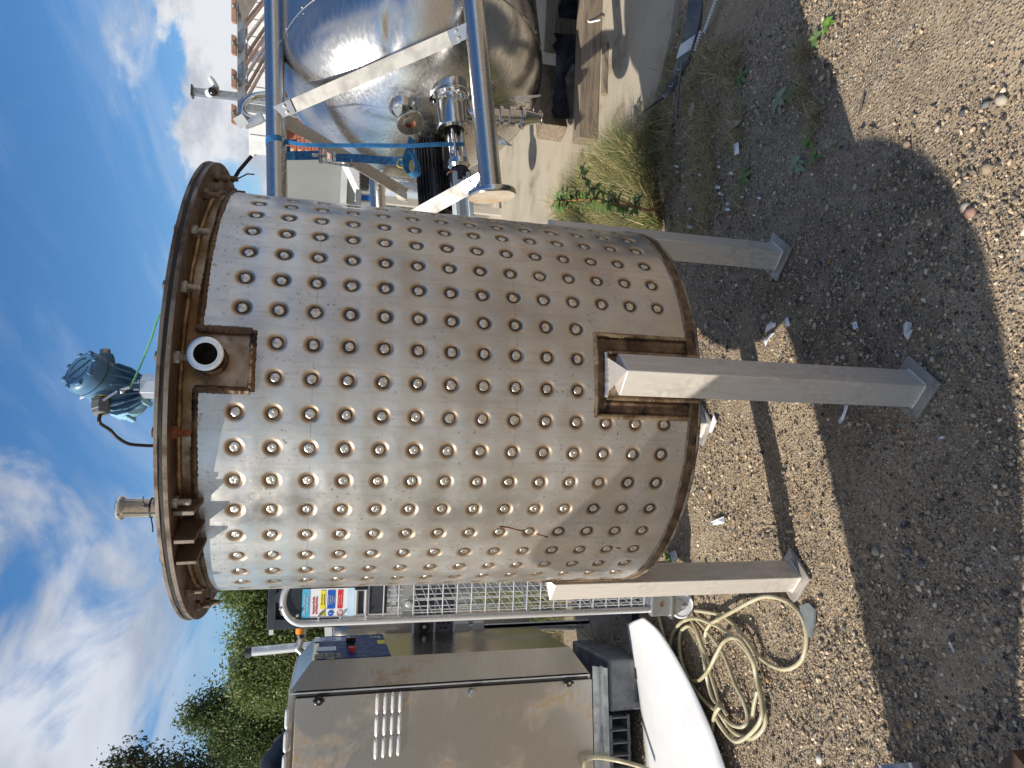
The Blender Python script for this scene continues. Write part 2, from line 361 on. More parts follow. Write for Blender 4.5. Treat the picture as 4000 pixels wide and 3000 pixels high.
M['brace'] = simple('pale_brace_steel', (0.40, 0.39, 0.36), 0.62, 0.35, (0.33, 0.315, 0.29), 10, bump=0.1, bs=90, stretch=(1, 1, 1))
M['cabinet'] = steel('cabinet_steel', (0.50, 0.475, 0.435), 0.36, (1, 1, 26), 14, (0.46, 0.32, 0.16), 0.75, 3.4, (0.47, 0.62), 0.05, 0.10, 1.4)
M['cabinet2'] = steel('cabinet_front_steel', (0.44, 0.42, 0.40), 0.20, (1, 1, 26), 14, (0.3, 0.24, 0.17), 0.3, 3, (0.5, 0.7), 0.04, 0.10, 1.6)
M['galv'] = steel('galvanised', (0.68, 0.70, 0.72), 0.30, (1, 1, 1), 26, (0.45, 0.43, 0.40), 0.4, 6, (0.5, 0.7), 0.05, 0.05, metal=0.6)
M['louvre'] = simple('pressed_louvre', (0.70, 0.70, 0.68), 0.4, 0.35)
M['galv_dull'] = simple('dull_galvanised', (0.42, 0.44, 0.44), 0.45, 0.8, (0.30, 0.31, 0.31), 18, bump=0.15)
M['alu'] = simple('aluminium', (0.74, 0.74, 0.74), 0.38, 0.9, (0.62, 0.62, 0.62), 12, bump=0.08)
M['blue_paint'] = simple('blue_grey_paint', (0.065, 0.155, 0.265), 0.40, 0.0, (0.08, 0.185, 0.305), 10, bump=0.06, bs=160, bd=0.001, spec=0.5)
M['blue_dark'] = simple('embossed_dark', (0.025, 0.06, 0.10), 0.5)
M['blue_light'] = simple('pale_blue_paint', (0.20, 0.40, 0.52), 0.4, 0.0, (0.23, 0.44, 0.56), 10, bump=0.06, bs=160, bd=0.001)
M['black'] = simple('black_plastic', (0.014, 0.014, 0.016), 0.42, 0, (0.03, 0.03, 0.033), 14, bump=0.15, bs=90)
M['black_gloss'] = simple('black_gloss', (0.008, 0.008, 0.010), 0.16, 0, (0.014, 0.014, 0.016), 8)
M['film'] = simple('black_film', (0.007, 0.007, 0.008), 0.48, 0, (0.02, 0.02, 0.03), 6, bump=0.5, bs=22, bd=0.01, spec=0.12)
M['grey_plastic'] = simple('grey_plastic', (0.16, 0.165, 0.17), 0.5, 0, (0.11, 0.115, 0.12), 14, bump=0.15)
M['dark_grey'] = simple('charcoal_paint', (0.022, 0.027, 0.035), 0.4, 0, (0.032, 0.038, 0.048), 8, bump=0.1)
M['cable'] = simple('black_cable', (0.02, 0.017, 0.017), 0.45)
M['green_wire'] = simple('green_wire', (0.10, 0.42, 0.24), 0.45, 0, (0.2, 0.48, 0.16), 60)
M['brass'] = simple('brass', (0.62, 0.50, 0.16), 0.35, 0.8)
M['white'] = simple('white_plastic', (0.72, 0.725, 0.735), 0.42, 0, (0.64, 0.645, 0.655), 3, bump=0.05, bs=40, dirt=(0.50, 0.48, 0.43), ds=7, dl=(0.68, 0.85))
M['white_paint'] = simple('white_paint', (0.66, 0.665, 0.66), 0.5, 0, (0.58, 0.585, 0.58), 4, bump=0.08)
M['cream_paint'] = simple('cream_cladding', (0.36, 0.375, 0.34), 0.45, 0, (0.32, 0.335, 0.305), 2.5, bump=0.05, stretch=(1, 1, 0.3))
M['paper'] = simple('paper', (0.78, 0.80, 0.84), 0.6)
M['sign_blue'] = simple('sign_light_blue', (0.09, 0.44, 0.68), 0.4)
M['sign_pale'] = simple('sign_pale_blue', (0.48, 0.70, 0.88), 0.35, 0, (0.6, 0.76, 0.9), 12)
M['blue'] = simple('mid_blue', (0.01, 0.11, 0.48), 0.4)
M['yellow'] = simple('yellow', (0.85, 0.72, 0.03), 0.45)
M['red'] = simple('red', (0.62, 0.03, 0.035), 0.45)
M['green_btn'] = simple('green_button', (0.02, 0.20, 0.12), 0.35)
M['ink'] = simple('black_ink', (0.012, 0.012, 0.012), 0.6)
M['gold_ink'] = simple('gold_ink', (0.33, 0.31, 0.17), 0.5)
M['panel_blue'] = simple('navy_panel', (0.007, 0.040, 0.17), 0.5, 0, (0.010, 0.05, 0.20), 20, bump=0.05, bs=120, dirt=(0.05, 0.09, 0.17), ds=30, dl=(0.74, 0.88), spec=0.12)
M['orange'] = simple('orange_plastic', (0.75, 0.26, 0.02), 0.45)
M['strap'] = simple('blue_webbing', (0.025, 0.16, 0.36), 0.7, 0, (0.015, 0.10, 0.24), 30, bump=0.8, bs=260, bd=0.003)
M['hose'] = simple('braided_hose', (0.50, 0.46, 0.31), 0.32, 0, (0.40, 0.35, 0.21), 12, bump=0.25, bs=170, bd=0.002, dirt=(0.28, 0.23, 0.14), ds=9, dl=(0.5, 0.72), coat=0.25)
M['yellow_hose'] = simple('yellow_hose', (0.62, 0.55, 0.20), 0.35, 0, (0.5, 0.43, 0.14), 12)
M['motor_grey'] = simple('pale_grey_paint', (0.52, 0.58, 0.60), 0.42, 0, (0.46, 0.52, 0.54), 12, bump=0.06)
M['wood'] = simple('weathered_timber', (0.25, 0.195, 0.14), 0.85, 0, (0.14, 0.11, 0.08), 9, 0.35, 0.7, 0.5, 20, 0.004, stretch=(0.6, 6, 6), dirt=(0.08, 0.06, 0.045), ds=3, dl=(0.6, 0.78))
M['brown_pad'] = simple('brown_laminate', (0.36, 0.20, 0.125), 0.5, 0, (0.30, 0.16, 0.10), 14)
M['concrete'] = simple('concrete', (0.42, 0.365, 0.28), 0.9, 0, (0.33, 0.285, 0.215), 1.6, 0.35, 0.68, 0.5, 30, 0.006, dirt=(0.22, 0.175, 0.12), ds=3.2, dl=(0.54, 0.70))
M['bark'] = simple('bark', (0.10, 0.075, 0.05), 0.9, 0, (0.06, 0.045, 0.03), 12, bump=0.8, bs=20, bd=0.02)
M['strip'] = simple('dark_slotted_steel', (0.10, 0.10, 0.105), 0.5, 0.4, (0.16, 0.16, 0.16), 12, bump=0.2)
M['brick'] = simple('red_brick', (0.40, 0.125, 0.065), 0.85, 0, (0.30, 0.085, 0.045), 1.2, bump=0.3)
M['mortar'] = simple('mortar', (0.50, 0.44, 0.36), 0.9)
M['rusty_plate'] = simple('rust_stained_plate', (0.60, 0.54, 0.44), 0.6, 0.2, (0.48, 0.24, 0.08), 5, 0.45, 0.72, bump=0.2)
M['slate'] = simple('grey_slate', (0.17, 0.19, 0.20), 0.7, 0, (0.13, 0.145, 0.15), 40, bump=0.4)
M['dark_hole'] = simple('dark_inside', (0.02, 0.017, 0.015), 0.8)
M['glassy'] = simple('dark_screen', (0.01, 0.011, 0.013), 0.12)
def tint_mat(name, rough=0.8, trans=0.0, spec=0.3, nz=0.0):
    m, nt, N, L, P = newmat(name); B = NB(nt); c = B.attr('tint', 'Color')
    if nz: c = B.mix(nz, c, B.mix(B.noise(B.co('Object'), 40, 5, 0.6), (0, 0, 0), (0.5, 0.5, 0.5)), 'OVERLAY')
    B.put(P.inputs['Base Color'], c); P.inputs['Roughness'].default_value = rough; P.inputs['Specular IOR Level'].default_value = spec
    if trans:
        tr = B.n('ShaderNodeBsdfTranslucent'); L.new(c, tr.inputs[0]); mx = B.n('ShaderNodeMixShader'); mx.inputs[0].default_value = trans
        L.new(P.outputs[0], mx.inputs[1]); L.new(tr.outputs[0], mx.inputs[2]); L.new(mx.outputs[0], N['Material Output'].inputs[0])
    return m
M['stone'] = tint_mat('stones', 0.85, 0, 0.3, 0.35)
M['leaf'] = tint_mat('leaves', 0.5, 0.35, 0.4)
M['grass'] = tint_mat('grass_blades', 0.6, 0.25, 0.3)
M['litter'] = tint_mat('litter', 0.5, 0.15, 0.4)
def ground_mat():
    m, nt, N, L, P = newmat('gravelly_earth'); B = NB(nt); v = B.co('Object')
    n1 = B.noise(v, 1.3, 6, 0.6); n2 = B.noise(v, 14, 7, 0.65); n3 = B.noise(v, 90, 5, 0.7)
    col = B.mix(B.ss(n1, 0.36, 0.64), (0.34, 0.26, 0.175), (0.22, 0.167, 0.112)); col = B.mix(B.m('MULTIPLY', B.ss(n2, 0.42, 0.7), 0.6), col, (0.43, 0.345, 0.24))
    for sc, k in ((110, 0.48), (200, 0.52)):
        cell = B.vor(v, sc, 'F1', 'Color'); d = B.vor(v, sc, 'F1', 'Distance'); sx = B.n('ShaderNodeSeparateColor'); L.new(cell, sx.inputs[0])
        peb = B.mix(B.ss(sx.outputs[0], 0.2, 0.8), (0.10, 0.09, 0.08), (0.40, 0.32, 0.22)); peb = B.mix(B.m('GREATER_THAN', sx.outputs[1], 0.86), peb, (0.52, 0.46, 0.36))
        msk = B.m('MULTIPLY', B.ss(d, 0.5, 0.35), B.m('GREATER_THAN', B.m('ADD', sx.outputs[2], B.m('MULTIPLY', B.m('SUBTRACT', n1, 0.5), 1.2)), k)); col = B.mix(msk, col, peb)
    L.new(col, P.inputs['Base Color']); P.inputs['Roughness'].default_value = 0.92; P.inputs['Specular IOR Level'].default_value = 0.25
    h = B.m('ADD', B.m('MULTIPLY', n3, 0.5), B.m('MULTIPLY', B.ss(B.vor(v, 95), 0.1, 0.55, 1.0, 0.0), 0.8))
    L.new(B.bump(h, 0.8, 0.006, B.bump(n2, 0.5, 0.02)), P.inputs['Normal'])
    return m
M['ground'] = ground_mat()
# ------------------------------------------------------------------ ground, concrete, gravel
AXIS = Vector((-0.0547, 2.2231, 0.0)); RT = 0.576; ANG0 = rad(8.9)     # tank axis, jacket radius, direction of the front leg
def build_ground():
    xs = np.concatenate([[-900, -300, -100, -40, -15, -6], np.arange(-3.2, 3.6, 0.02), [6, 15, 40, 100, 300, 900]])
    ys = np.concatenate([[-300, -60, -20, -6, -1], np.arange(0.6, 4.6, 0.02), [6, 9, 15, 30, 60, 150, 400, 1500]])
    X, Y = np.meshgrid(xs, ys, indexing='ij'); Z = np.zeros_like(X)
    near = (X > -3.2) & (X < 3.6) & (Y > 0.6) & (Y < 4.6)
    it = np.argwhere(near)
    for i, j in it:
        x, y = X[i, j], Y[i, j]
        Z[i, j] = 0.010 * mnoise.noise(Vector((x * 2.2, y * 2.2, 0))) + 0.006 * mnoise.noise(Vector((x * 9, y * 9, 3))) - 0.004
    Z[~near] = -0.01
    idx = np.arange(X.size).reshape(X.shape)
    F = np.stack([idx[:-1, :-1], idx[1:, :-1], idx[1:, 1:], idx[:-1, 1:]], -1).reshape(-1, 4)
    o = bpy.data.objects.new('ground', np_mesh('ground', np.stack([X, Y, Z], -1).reshape(-1, 3), F, M['ground'], smooth=True)); COL.objects.link(o)
    tag(o, kind='structure')
build_ground()
mb = MB()
edge = [gnd(2690, -420), gnd(2655, 20), gnd(2640, 130), gnd(2612, 260), gnd(2575, 400), gnd(2540, 470)]
poly = [Vector((p.x, p.y, -0.05)) for p in edge] + [Vector((1.15, 3.75, -0.05)), Vector((0.9, 5.2, -0.05)), Vector((0.6, 9.5, -0.05)), Vector((16, 9.5, -0.05)), Vector((16, 2.2, -0.05))]
mb.prism(poly, (0, 0, 0.08))
co = single('concrete_pavement', mb, M['concrete'], None, None, kind='structure', smooth=False)

ICO_V = None
def ico(sub=1):
    bm = bmesh.new(); bmesh.ops.create_icosphere(bm, subdivisions=sub, radius=1)
    V = np.array([v.co[:] for v in bm.verts]); F = np.array([[v.index for v in f.verts] for f in bm.faces]); bm.free(); return V, F
def stone_colours(n):
    pal = 1.08 * np.array([(0.40, 0.30, 0.19), (0.50, 0.40, 0.27), (0.28, 0.22, 0.15), (0.105, 0.095, 0.085), (0.16, 0.148, 0.135), (0.23, 0.21, 0.185), (0.065, 0.06, 0.056), (0.60, 0.53, 0.42), (0.44, 0.22, 0.10)])
    p = np.array([.21, .18, .18, .10, .11, .10, .055, .08, .006]); p /= p.sum()
    return np.clip(pal[rng.choice(len(pal), n, p=p)] * rng.uniform(0.75, 1.25, (n, 1)), 0, 0.8)
def scatter_stones(name, n, smin, smax, kind, V0, F0, box=(-2.4, 2.3, 0.95, 3.7)):
    # denser near the camera where single stones can be made out
    x = rng.uniform(box[0], box[1], n * 3); y = box[2] + (box[3] - box[2]) * rng.uniform(0, 1, n * 3) ** 1.5
    inview = (np.abs(x) < 0.62 * (y + 1.25) + 0.05)
    # clustered: bare trodden earth between gravelly patches
    cl = np.array([mnoise.noise(Vector((a * 1.6, b * 1.6, 9))) + 0.5 * mnoise.noise(Vector((a * 5, b * 5, 2))) for a, b in zip(x, y)])
    keep = inview & (rng.uniform(-0.55, 0.45, n * 3) < cl + 0.22 - 0.52 * np.clip((x - 0.2) * 1.3, 0, 1) * np.clip((1.95 - y) * 3, 0.35, 1))
    # not on the concrete
    keep &= ~((y > 3.2 - 0.55 * (x - 1.9)) & (x > 1.3))
    x = x[keep][:n]; y = y[keep][:n]; k = len(x)
    s = smin * (smax / smin) ** (rng.uniform(0, 1, k) ** 2.3)
    a = rng.uniform(0, 6.283, k); sc = np.c_[rng.uniform(.7, 1.25, k), rng.uniform(.55, 1, k), rng.uniform(.35, .7, k)] * s[:, None]
    nv = len(V0); P = V0[None] * (1 + rng.uniform(-.32, .28, (k, nv, 1))) * sc[:, None, :]
    ca, sa = np.cos(a)[:, None], np.sin(a)[:, None]; tl = rng.uniform(-.5, .5, (k, 1))
    X = P[..., 0] * ca - P[..., 1] * sa; Yv = P[..., 0] * sa + P[..., 1] * ca; Z = P[..., 2] + X * tl * 0.5
    V = np.stack([X + x[:, None], Yv + y[:, None], Z + (s * 0.22)[:, None]], -1).reshape(-1, 3)
    F = (F0[None] + (np.arange(k) * nv)[:, None, None]).reshape(-1, 3)
    col = np.repeat(stone_colours(k), nv, 0)
    o = bpy.data.objects.new(name, np_mesh(name, V, F, M['stone'], vcol=col)); COL.objects.link(o); tag(o, 'loose gravel and grit strewn over the trodden earth yard', 'gravel', kind=kind)
I0V, I0F = ico(1); 
OCTV = np.array([(1, 0, 0), (-1, 0, 0), (0, 1, 0), (0, -1, 0), (0, 0, 1), (0, 0, -1)], float); OCTF = np.array([(0, 2, 4), (2, 1, 4), (1, 3, 4), (3, 0, 4), (2, 0, 5), (1, 2, 5), (3, 1, 5), (0, 3, 5)])
cubeV = np.array([(a, b, c) for a in (-.8, .8) for b in (-.8, .8) for c in (-.7, .7)]); 
scatter_stones('gravel', 46000, 0.0026, 0.0098, 'stuff', I0V, I0F)
scatter_stones('grit', 90000, 0.0016, 0.0042, 'stuff', OCTV, OCTF)

# ------------------------------------------------------------------ the dimple-jacketed tank
ROWS = [1.816 - 0.0805 * i for i in range(14)]
COLA = [4.62 + 8.0 * k for k in range(45)]                             # degrees from the camera side of the axis
def surf(ang, z, r=RT):
    """ang in radians, 0 towards the camera, positive to the right"""
    return Vector((AXIS.x + r * math.sin(ang), AXIS.y - r * math.cos(ang), z))
def nrm(ang): return Vector((math.sin(ang), -math.cos(ang), 0))
TOPR = (1.35, 14.9, 1.785)          # recess round the side nozzle: angles, lower edge
LEGA = [math.degrees(ANG0) + 90 * k for k in range(4)]
LEGW, LEGTOP = 10.6, 0.962          # half width in degrees and top of the recess round every leg
ZTOP, ZBOT = 1.895, 0.700
def dang(a, b): return (a - b + 180) % 360 - 180
def in_recess(a, z):
    if TOPR[0] < ((a + 180) % 360 - 180) < TOPR[1] and z > TOPR[2]: return True
    return any(abs(dang(a, l)) < LEGW and z < LEGTOP for l in LEGA)
def dimple_ok(a, z):
    if in_recess(a, z - 0.0) or in_recess(a + 1.2, z) or in_recess(a - 1.2, z): return False
    if any(abs(dang(a, l)) < LEGW + 1.0 and z < LEGTOP for l in LEGA): return False
    return True
tank = thing('jacketed_tank', 'upright stainless tank covered in rows of welded dimples on four square legs', 'tank', (AXIS.x, AXIS.y, 0))
def build_jacket():
    off = [-4.0, -3.2, -2.75, -2.45, -2.2, -1.95, -1.75, -1.55, -1.35, -1.15, -0.85, -0.4, 0.0, 0.4, 0.85, 1.15, 1.35, 1.55, 1.75, 1.95, 2.2, 2.45, 2.75, 3.2]
    angs = []
    for a in COLA: angs += [a + o for o in off]
    for e in (TOPR[0], TOPR[1]): angs.append(e + 0.01)
    for l in LEGA: angs += [l - LEGW, l + LEGW]
    angs = np.unique(np.round(np.mod(np.array(angs), 360), 4))
    zo = [o * RT * math.pi / 180 for o in off]
    zs = [ZTOP, ZBOT, TOPR[2], LEGTOP]
    for r in ROWS: zs += [r + o for o in zo]
    zs = np.array([z for z in sorted(set(np.round(zs, 5))) if ZBOT - 1e-6 <= z <= ZTOP + 1e-6])
    A, Z = np.meshgrid(angs, zs, indexing='ij')
    dr = np.full(A.shape, 0.2)
    for r in ROWS:
        for a in COLA:
            if not dimple_ok(a, r): continue
            d1 = (A - a + 180) % 360 - 180; msk = (np.abs(d1) < 4.2) & (np.abs(Z - r) < 0.042)
            d = np.hypot(np.radians(d1[msk]) * RT, Z[msk] - r); dr[msk] = np.minimum(dr[msk], d)
    t = np.clip((0.0235 - dr) / (0.0235 - 0.0118), 0, 1); dep = 0.0042 * (t * t * (3 - 2 * t))
    puff = 0.0009 * np.clip((dr - 0.022) / 0.02, 0, 1)
    R = RT - dep + np.where(dr < 0.15, puff, 0.0009)
    heat = np.zeros(A.shape)
    def near(d): return np.clip(1 - d / 0.021, 0, 1)
    am = (A + 180) % 360 - 180
    heat = np.maximum(heat, np.where((am > TOPR[0]) & (am < TOPR[1]), 0, near(ZTOP - Z)))
    heat = np.maximum(heat, near(Z - ZBOT))
    for e in TOPR[:2]: heat = np.maximum(heat, np.where(Z > TOPR[2] - .005, near(np.abs(np.radians(am - e)) * RT), 0))
    heat = np.maximum(heat, np.where((am > TOPR[0] - .5) & (am < TOPR[1] + .5), near(np.abs(Z - TOPR[2])), 0))
    for l in LEGA:
        dl = np.abs((A - l + 180) % 360 - 180)
        heat = np.maximum(heat, np.where(Z < LEGTOP + .004, near(np.abs(np.radians(dl - LEGW)) * RT), 0))
        heat = np.maximum(heat, np.where(dl < LEGW + .5, near(np.abs(Z - LEGTOP)), 0))
    a = np.radians(A); V = np.stack([R * np.sin(a), -R * np.cos(a), Z], -1)
    n, k = A.shape; idx = np.arange(n * k).reshape(n, k); nx = np.roll(idx, -1, 0)
    F = np.stack([idx[:, :-1], nx[:, :-1], nx[:, 1:], idx[:, 1:]], -1).reshape(-1, 4)
    ac = (A + np.roll(np.where(A > 359.999, A, A), -1, 0)) / 2; ac[-1] = (A[-1] + A[0] + 360) / 2
    zc = (Z[:, :-1] + Z[:, 1:]) / 2; ac = ac[:, :-1]; am = (ac + 180) % 360 - 180
    rem = (am > TOPR[0]) & (am < TOPR[1]) & (zc > TOPR[2])
    for l in LEGA: rem |= (np.abs((ac - l + 180) % 360 - 180) < LEGW) & (zc < LEGTOP)
    F = F[~rem.reshape(-1)]
    o = bpy.data.objects.new('jacket', np_mesh('jacket', V.reshape(-1, 3), F, M['jacket'], {'dr': dr.ravel(), 'heat': heat.ravel()}, True)); COL.objects.link(o); o.parent = tank
build_jacket()
# plug welds, one object each (the nearest 300 that the photograph shows)
pm = MB(); pm.lathe((0, 0, 0), (0, 0, 1), [(-0.0005, 0.0118), (0.0012, 0.0112), (0.0021, 0.0088), (0.0018, 0.0052), (0.0024, 0.0026), (0.0012, 0.0006), (0.0010, 0.0)], 14)
plugs = []
for q in range(4):
    p2 = MB(); p2.v = [(x * random.uniform(.93, 1.07), y * random.uniform(.93, 1.07), z * random.uniform(.7, 1.3)) for x, y, z in pm.v]; p2.f = pm.f; p2.m = pm.m
    plugs.append(p2.mesh('plug_weld', M['plug'], angle=60))
cand = []
for r in ROWS:
    for a in COLA:
        if dimple_ok(a, r):
            cand.append((abs(dang(a, -1.5)), a, r))
cand.sort(); rest = MB()
for i, (q, a, r) in enumerate(cand):
    ar = rad(a); nn = nrm(ar); fx, fy, fz = frame(nn)
    if i < 296:
        k = random.uniform(0.93, 1.05); rt = random.uniform(0, 6.28)
        Mx = Matrix(((fx.x, fy.x, fz.x, 0), (fx.y, fy.y, fz.y, 0), (fx.z, fy.z, fz.z, 0), (0, 0, 0, 1)))
        inst('plug_weld', random.choice(plugs), tank, Matrix.Translation(surf(ar, r, RT - 0.0041)) @ Mx @ Matrix.Rotation(rt, 4, 'Z') @ Matrix.Scale(k, 4))
    else:
        rest.lathe(surf(ar, r, RT - 0.0041), nn, [(-.0005, .0115), (.002, .009), (.0015, 0.0)], 8)
part('plug_weld_field', rest, M['plug'], tank, kind='stuff')
# inner shell: plain band at top, strips round the recesses, dished base
mb = MB(); RS = 0.567
mb.lathe((AXIS.x, AXIS.y, 0), (0, 0, 1), [(0.672, RS), (0.80, RS), (0.95, RS), (1.2, RS), (1.5, RS), (1.78, RS), (1.86, RS), (1.95, RS)], 160)
part('shell', mb, M['shell'], tank)
mb = MB(); mb.lathe((AXIS.x, AXIS.y, 0), (0, 0, 1), [(0.60, 0.0), (0.604, 0.20), (0.617, 0.36), (0.640, 0.48), (0.660, 0.545), (0.6735, 0.566)], 96)
part('base_dish', mb, M['shell'], tank)
# ring below the jacket, burnt brown
mb = MB()
def ring_gap(z0, z1, r, a0, a1, n): 
    P = [[surf(rad(a0 + (a1 - a0) * i / n), z, rr) for z, rr in ((z0, r - .008), (z0 + .002, r), ((z0 + z1) / 2, r + .001), (z1, r))] for i in range(n + 1)]
    mb.grid(P)
for i in range(4):
    mb = MB(); ring_gap(0.668, 0.703, RT - 0.001, LEGA[i] + 5.2, LEGA[i] + 90 - 5.2, 60); part('base_band', mb, M['weld'], tank)
# weld beads: wavy sweeps
def bead(pts, r, n=8, rip=0.28):
    out = []; rr = []
    for p, q in zip(pts[:-1], pts[1:]):
        p = Vector(p); q = Vector(q); k = max(2, int((q - p).length / 0.0035))
        out += [p.lerp(q, i / k) for i in range(k)]
    out.append(Vector(pts[-1]))
    for i in range(len(out)):
        rr.append(r * (1 + rip * math.sin(i * 1.9) * 0.2 + rip * random.uniform(-.35, .35) + 0.25 * mnoise.noise(Vector((i * .05, r * 900, 0)))))
        w = 0.0011 * mnoise.noise(Vector((i * .09, 4, r * 500))); out[i] = out[i] + Vector((0, 0, w))
    return out, rr
def arc(a0, a1, z, r, step=0.9):
    n = max(2, int(abs(a1 - a0) / step)); return [surf(rad(a0 + (a1 - a0) * i / n), z, r) for i in range(n + 1)]
mb = MB(); T0, T1 = TOPR[0], TOPR[1]
p, r = bead(arc(T1, T0 + 360, ZTOP + .004, RT - 0.003), 0.0085); mb.path(p, r, 8)
part('top_seam_weld', mb, M['weld'], tank)
mb = MB()
p, r = bead(arc(T1 + .3, T1 + .3, ZTOP + .012, RT - .001)[:1] + [surf(rad(T1), ZTOP, RT), surf(rad(T1), TOPR[2] + .004, RT)], 0.0085); mb.path(p, r, 8)
p, r = bead(arc(T1 + .2, T0 - .2, TOPR[2], RT), 0.0078); mb.path(p, r, 8)
p, r = bead([surf(rad(T0), TOPR[2] + .004, RT), surf(rad(T0), ZTOP + .008, RT)], 0.0088); mb.path(p, r, 8)
part('nozzle_recess_weld', mb, M['weld'], tank)
for l in LEGA:
    mb = MB(); mb4 = MB()
    a0, a1 = l - LEGW, l + LEGW
    p, r = bead([surf(rad(a0), ZBOT, RT), surf(rad(a0), LEGTOP, RT)] + arc(a0, a1, LEGTOP, RT)[1:] + [surf(rad(a1), ZBOT, RT)], 0.0066); mb.path(p, r, 8)
    # burnt strips between jacket edge and leg
    for sgn in (-1, 1):
        mb2 = MB(); mb3 = MB(); b0, b1 = l + sgn * (LEGW - 0.6), l + sgn * 5.7
        mb2.grid([[surf(rad(b0 + (b1 - b0) * i / 6), z, RS + .0035 + .0022 * math.sin(i * 2.1)) for z in np.linspace(0.668, LEGTOP - .004, 40)] for i in range(7)])
        p, r = bead([surf(rad(l + sgn * 5.9), 0.670, RS + .005), surf(rad(l + sgn * 5.9), 0.932, RS + .005)], 0.0058); mb3.path(p, r, 8)
        part('burnt_strip', mb2, M['weld'], tank); part('leg_side_weld', mb3, M['weld_tan'], tank)
    mb2 = MB(); mb2.grid([[surf(rad(l + (a1 - l) * q * .94), z, RS + .0035 + .0015 * math.sin(z * 700)) for z in np.linspace(0.93, LEGTOP - .002, 8)] for q in np.linspace(-1, 1, 24)])
    p, r = bead(arc(l - 5.8, l + 5.8, 0.934, RS + .006), 0.0072); mb4.path(p, r, 8)
    part('leg_recess_weld', mb, M['weld_tan'], tank); part('burnt_strip', mb2, M['weld'], tank); part('leg_head_weld', mb4, M['weld_bright'], tank)
for i in range(4):
    mb = MB()
    p, r = bead(arc(LEGA[i] + LEGW, LEGA[i] + 90 - LEGW, ZBOT + .001, RT), 0.0042); mb.path(p, r, 6); part('bottom_seam_weld', mb, M['weld_tan'], tank); mb = MB()
    p, r = bead(arc(LEGA[i] + 5.4, LEGA[i] + 90 - 5.4, 0.671, RT - .002), 0.0050); mb.path(p, r, 6); part('base_edge_weld', mb, M['weld_tan'], tank)
def on_jacket(x, y):
    d = ray(x, y); a = d.x * d.x + d.y * d.y; ox, oy = CAMPOS.x - AXIS.x, CAMPOS.y - AXIS.y; b_ = ox * d.x + oy * d.y; k_ = ox * ox + oy * oy - (RT + .0012) ** 2
    return CAMPOS + d * ((-b_ - math.sqrt(b_ * b_ - a * k_)) / a)
for st_ in ([(1952, 2058), (1985, 2061), (2020, 2070), (2050, 2077)], [(2098, 2088), (2120, 2093), (2140, 2099)], [(2408, 2140), (2420, 2143), (2424, 2140)]):
    mb = MB(); mb.path([on_jacket(*q_) for q_ in st_], .0014, 6); part('rust_streak', mb, M['rust'], tank)
# flange pair, gasket, lid
AX0 = (AXIS.x, AXIS.y, 0)
mb = MB(); mb.lathe(AX0, (0, 0, 1), [(1.937, RS - .002), (1.937, 0.648), (1.938, 0.6505), (1.9475, 0.6505), (1.9485, 0.649), (1.9485, 0.50)], 160)
part('flange', mb, M['flange'], tank)
mb = MB(); mb.lathe(AX0, (0, 0, 1), [(1.9385, 0.6508), (1.9475, 0.6512), (1.9475, 0.6506)], 160)
part('flange_edge', mb, M['flange_edge'], tank)
mb = MB()
prof = []
n = 300; P = []
for i in range(n + 1):
    a = 2 * math.pi * i / n; e = 0.0016 * mnoise.noise(Vector((math.cos(a) * 9, math.sin(a) * 9, 0))) + (0.006 * max(0, mnoise.noise(Vector((math.cos(a) * 5, math.sin(a) * 5, 7))) - .25))
    P.append([Vector((AXIS.x + math.sin(a) * rr, AXIS.y - math.cos(a) * rr, z)) for z, rr in ((1.9488, .60), (1.9488, 0.6495 + e), (1.9555, 0.650 + e * 1.5), (1.9555, .60))])
mb.grid(P); part('gasket', mb, M['gasket'], tank)
mb = MB(); mb.lathe(AX0, (0, 0, 1), [(1.9558, 0.55), (1.9558, 0.651), (1.957, 0.6522), (1.9635, 0.6522), (1.9645, 0.651), (1.9648, 0.45), (1.9648, 0.0)], 160)
part('lid', mb, M['flange_edge'], tank)
mb = MB(); p, r = bead(arc(0, 360, 1.933, RS + .004), 0.0072); mb.path(p, r, 8)
part('flange_weld', mb, M['weld_tan'], tank)
# flange bolts
def bolt_mesh(mat):
    b = MB()
    b.lathe((0, 0, 0), (0, 0, -1), [(0, .0), (0, .0145), (.010, .0145), (.012, .012), (.012, .0)], 6)
    pr = [(.012, .0078)]
    for i in range(7): pr += [(.013 + i * .0034, .0082), (.0146 + i * .0034, .0070)]
    b.lathe((0, 0, 0), (0, 0, -1), pr + [(.037, .0065), (.0385, 0)], 12)
    return b.mesh('flange_bolt', mat, angle=30)
bm_z, bm_d, bm_r = bolt_mesh(M['bolt']), bolt_mesh(M['bolt_dark']), bolt_mesh(M['rust'])
def head_mesh(mat):
    b = MB(); b.lathe((0, 0, 0), (0, 0, 1), [(.0280, .0), (.0280, .0155), (.0310, .0155), (.0310, .0125), (.0362, .0125), (.0375, .010), (.0375, 0)], 6); return b.mesh('bolt_head', mat, angle=30)
hm_z, hm_r = head_mesh(M['bolt_dark']), head_mesh(M['rust'])
for k in range(24):
    a = 7.5 + 15 * k; a = a - 360 if a > 180 else a
    me = bm_r if a == -7.5 else (bm_d if abs(a) > 50 or a in (37.5, 22.5) and False else bm_z)
    o = inst('flange_bolt', me, tank, Matrix.Translation(surf(rad(a), 1.937, 0.617)) @ Matrix.Rotation(random.uniform(0, 3), 4, 'Z'))
    hb_ = inst('bolt_head', hm_r if a == -7.5 else hm_z, o, o.matrix_local * 1 if False else Matrix.Translation(surf(rad(a), 1.937, 0.617)))
    hb_.matrix_local = Matrix.Identity(4)
    if a == -7.5: o['label'] = 'rust red flange bolt'
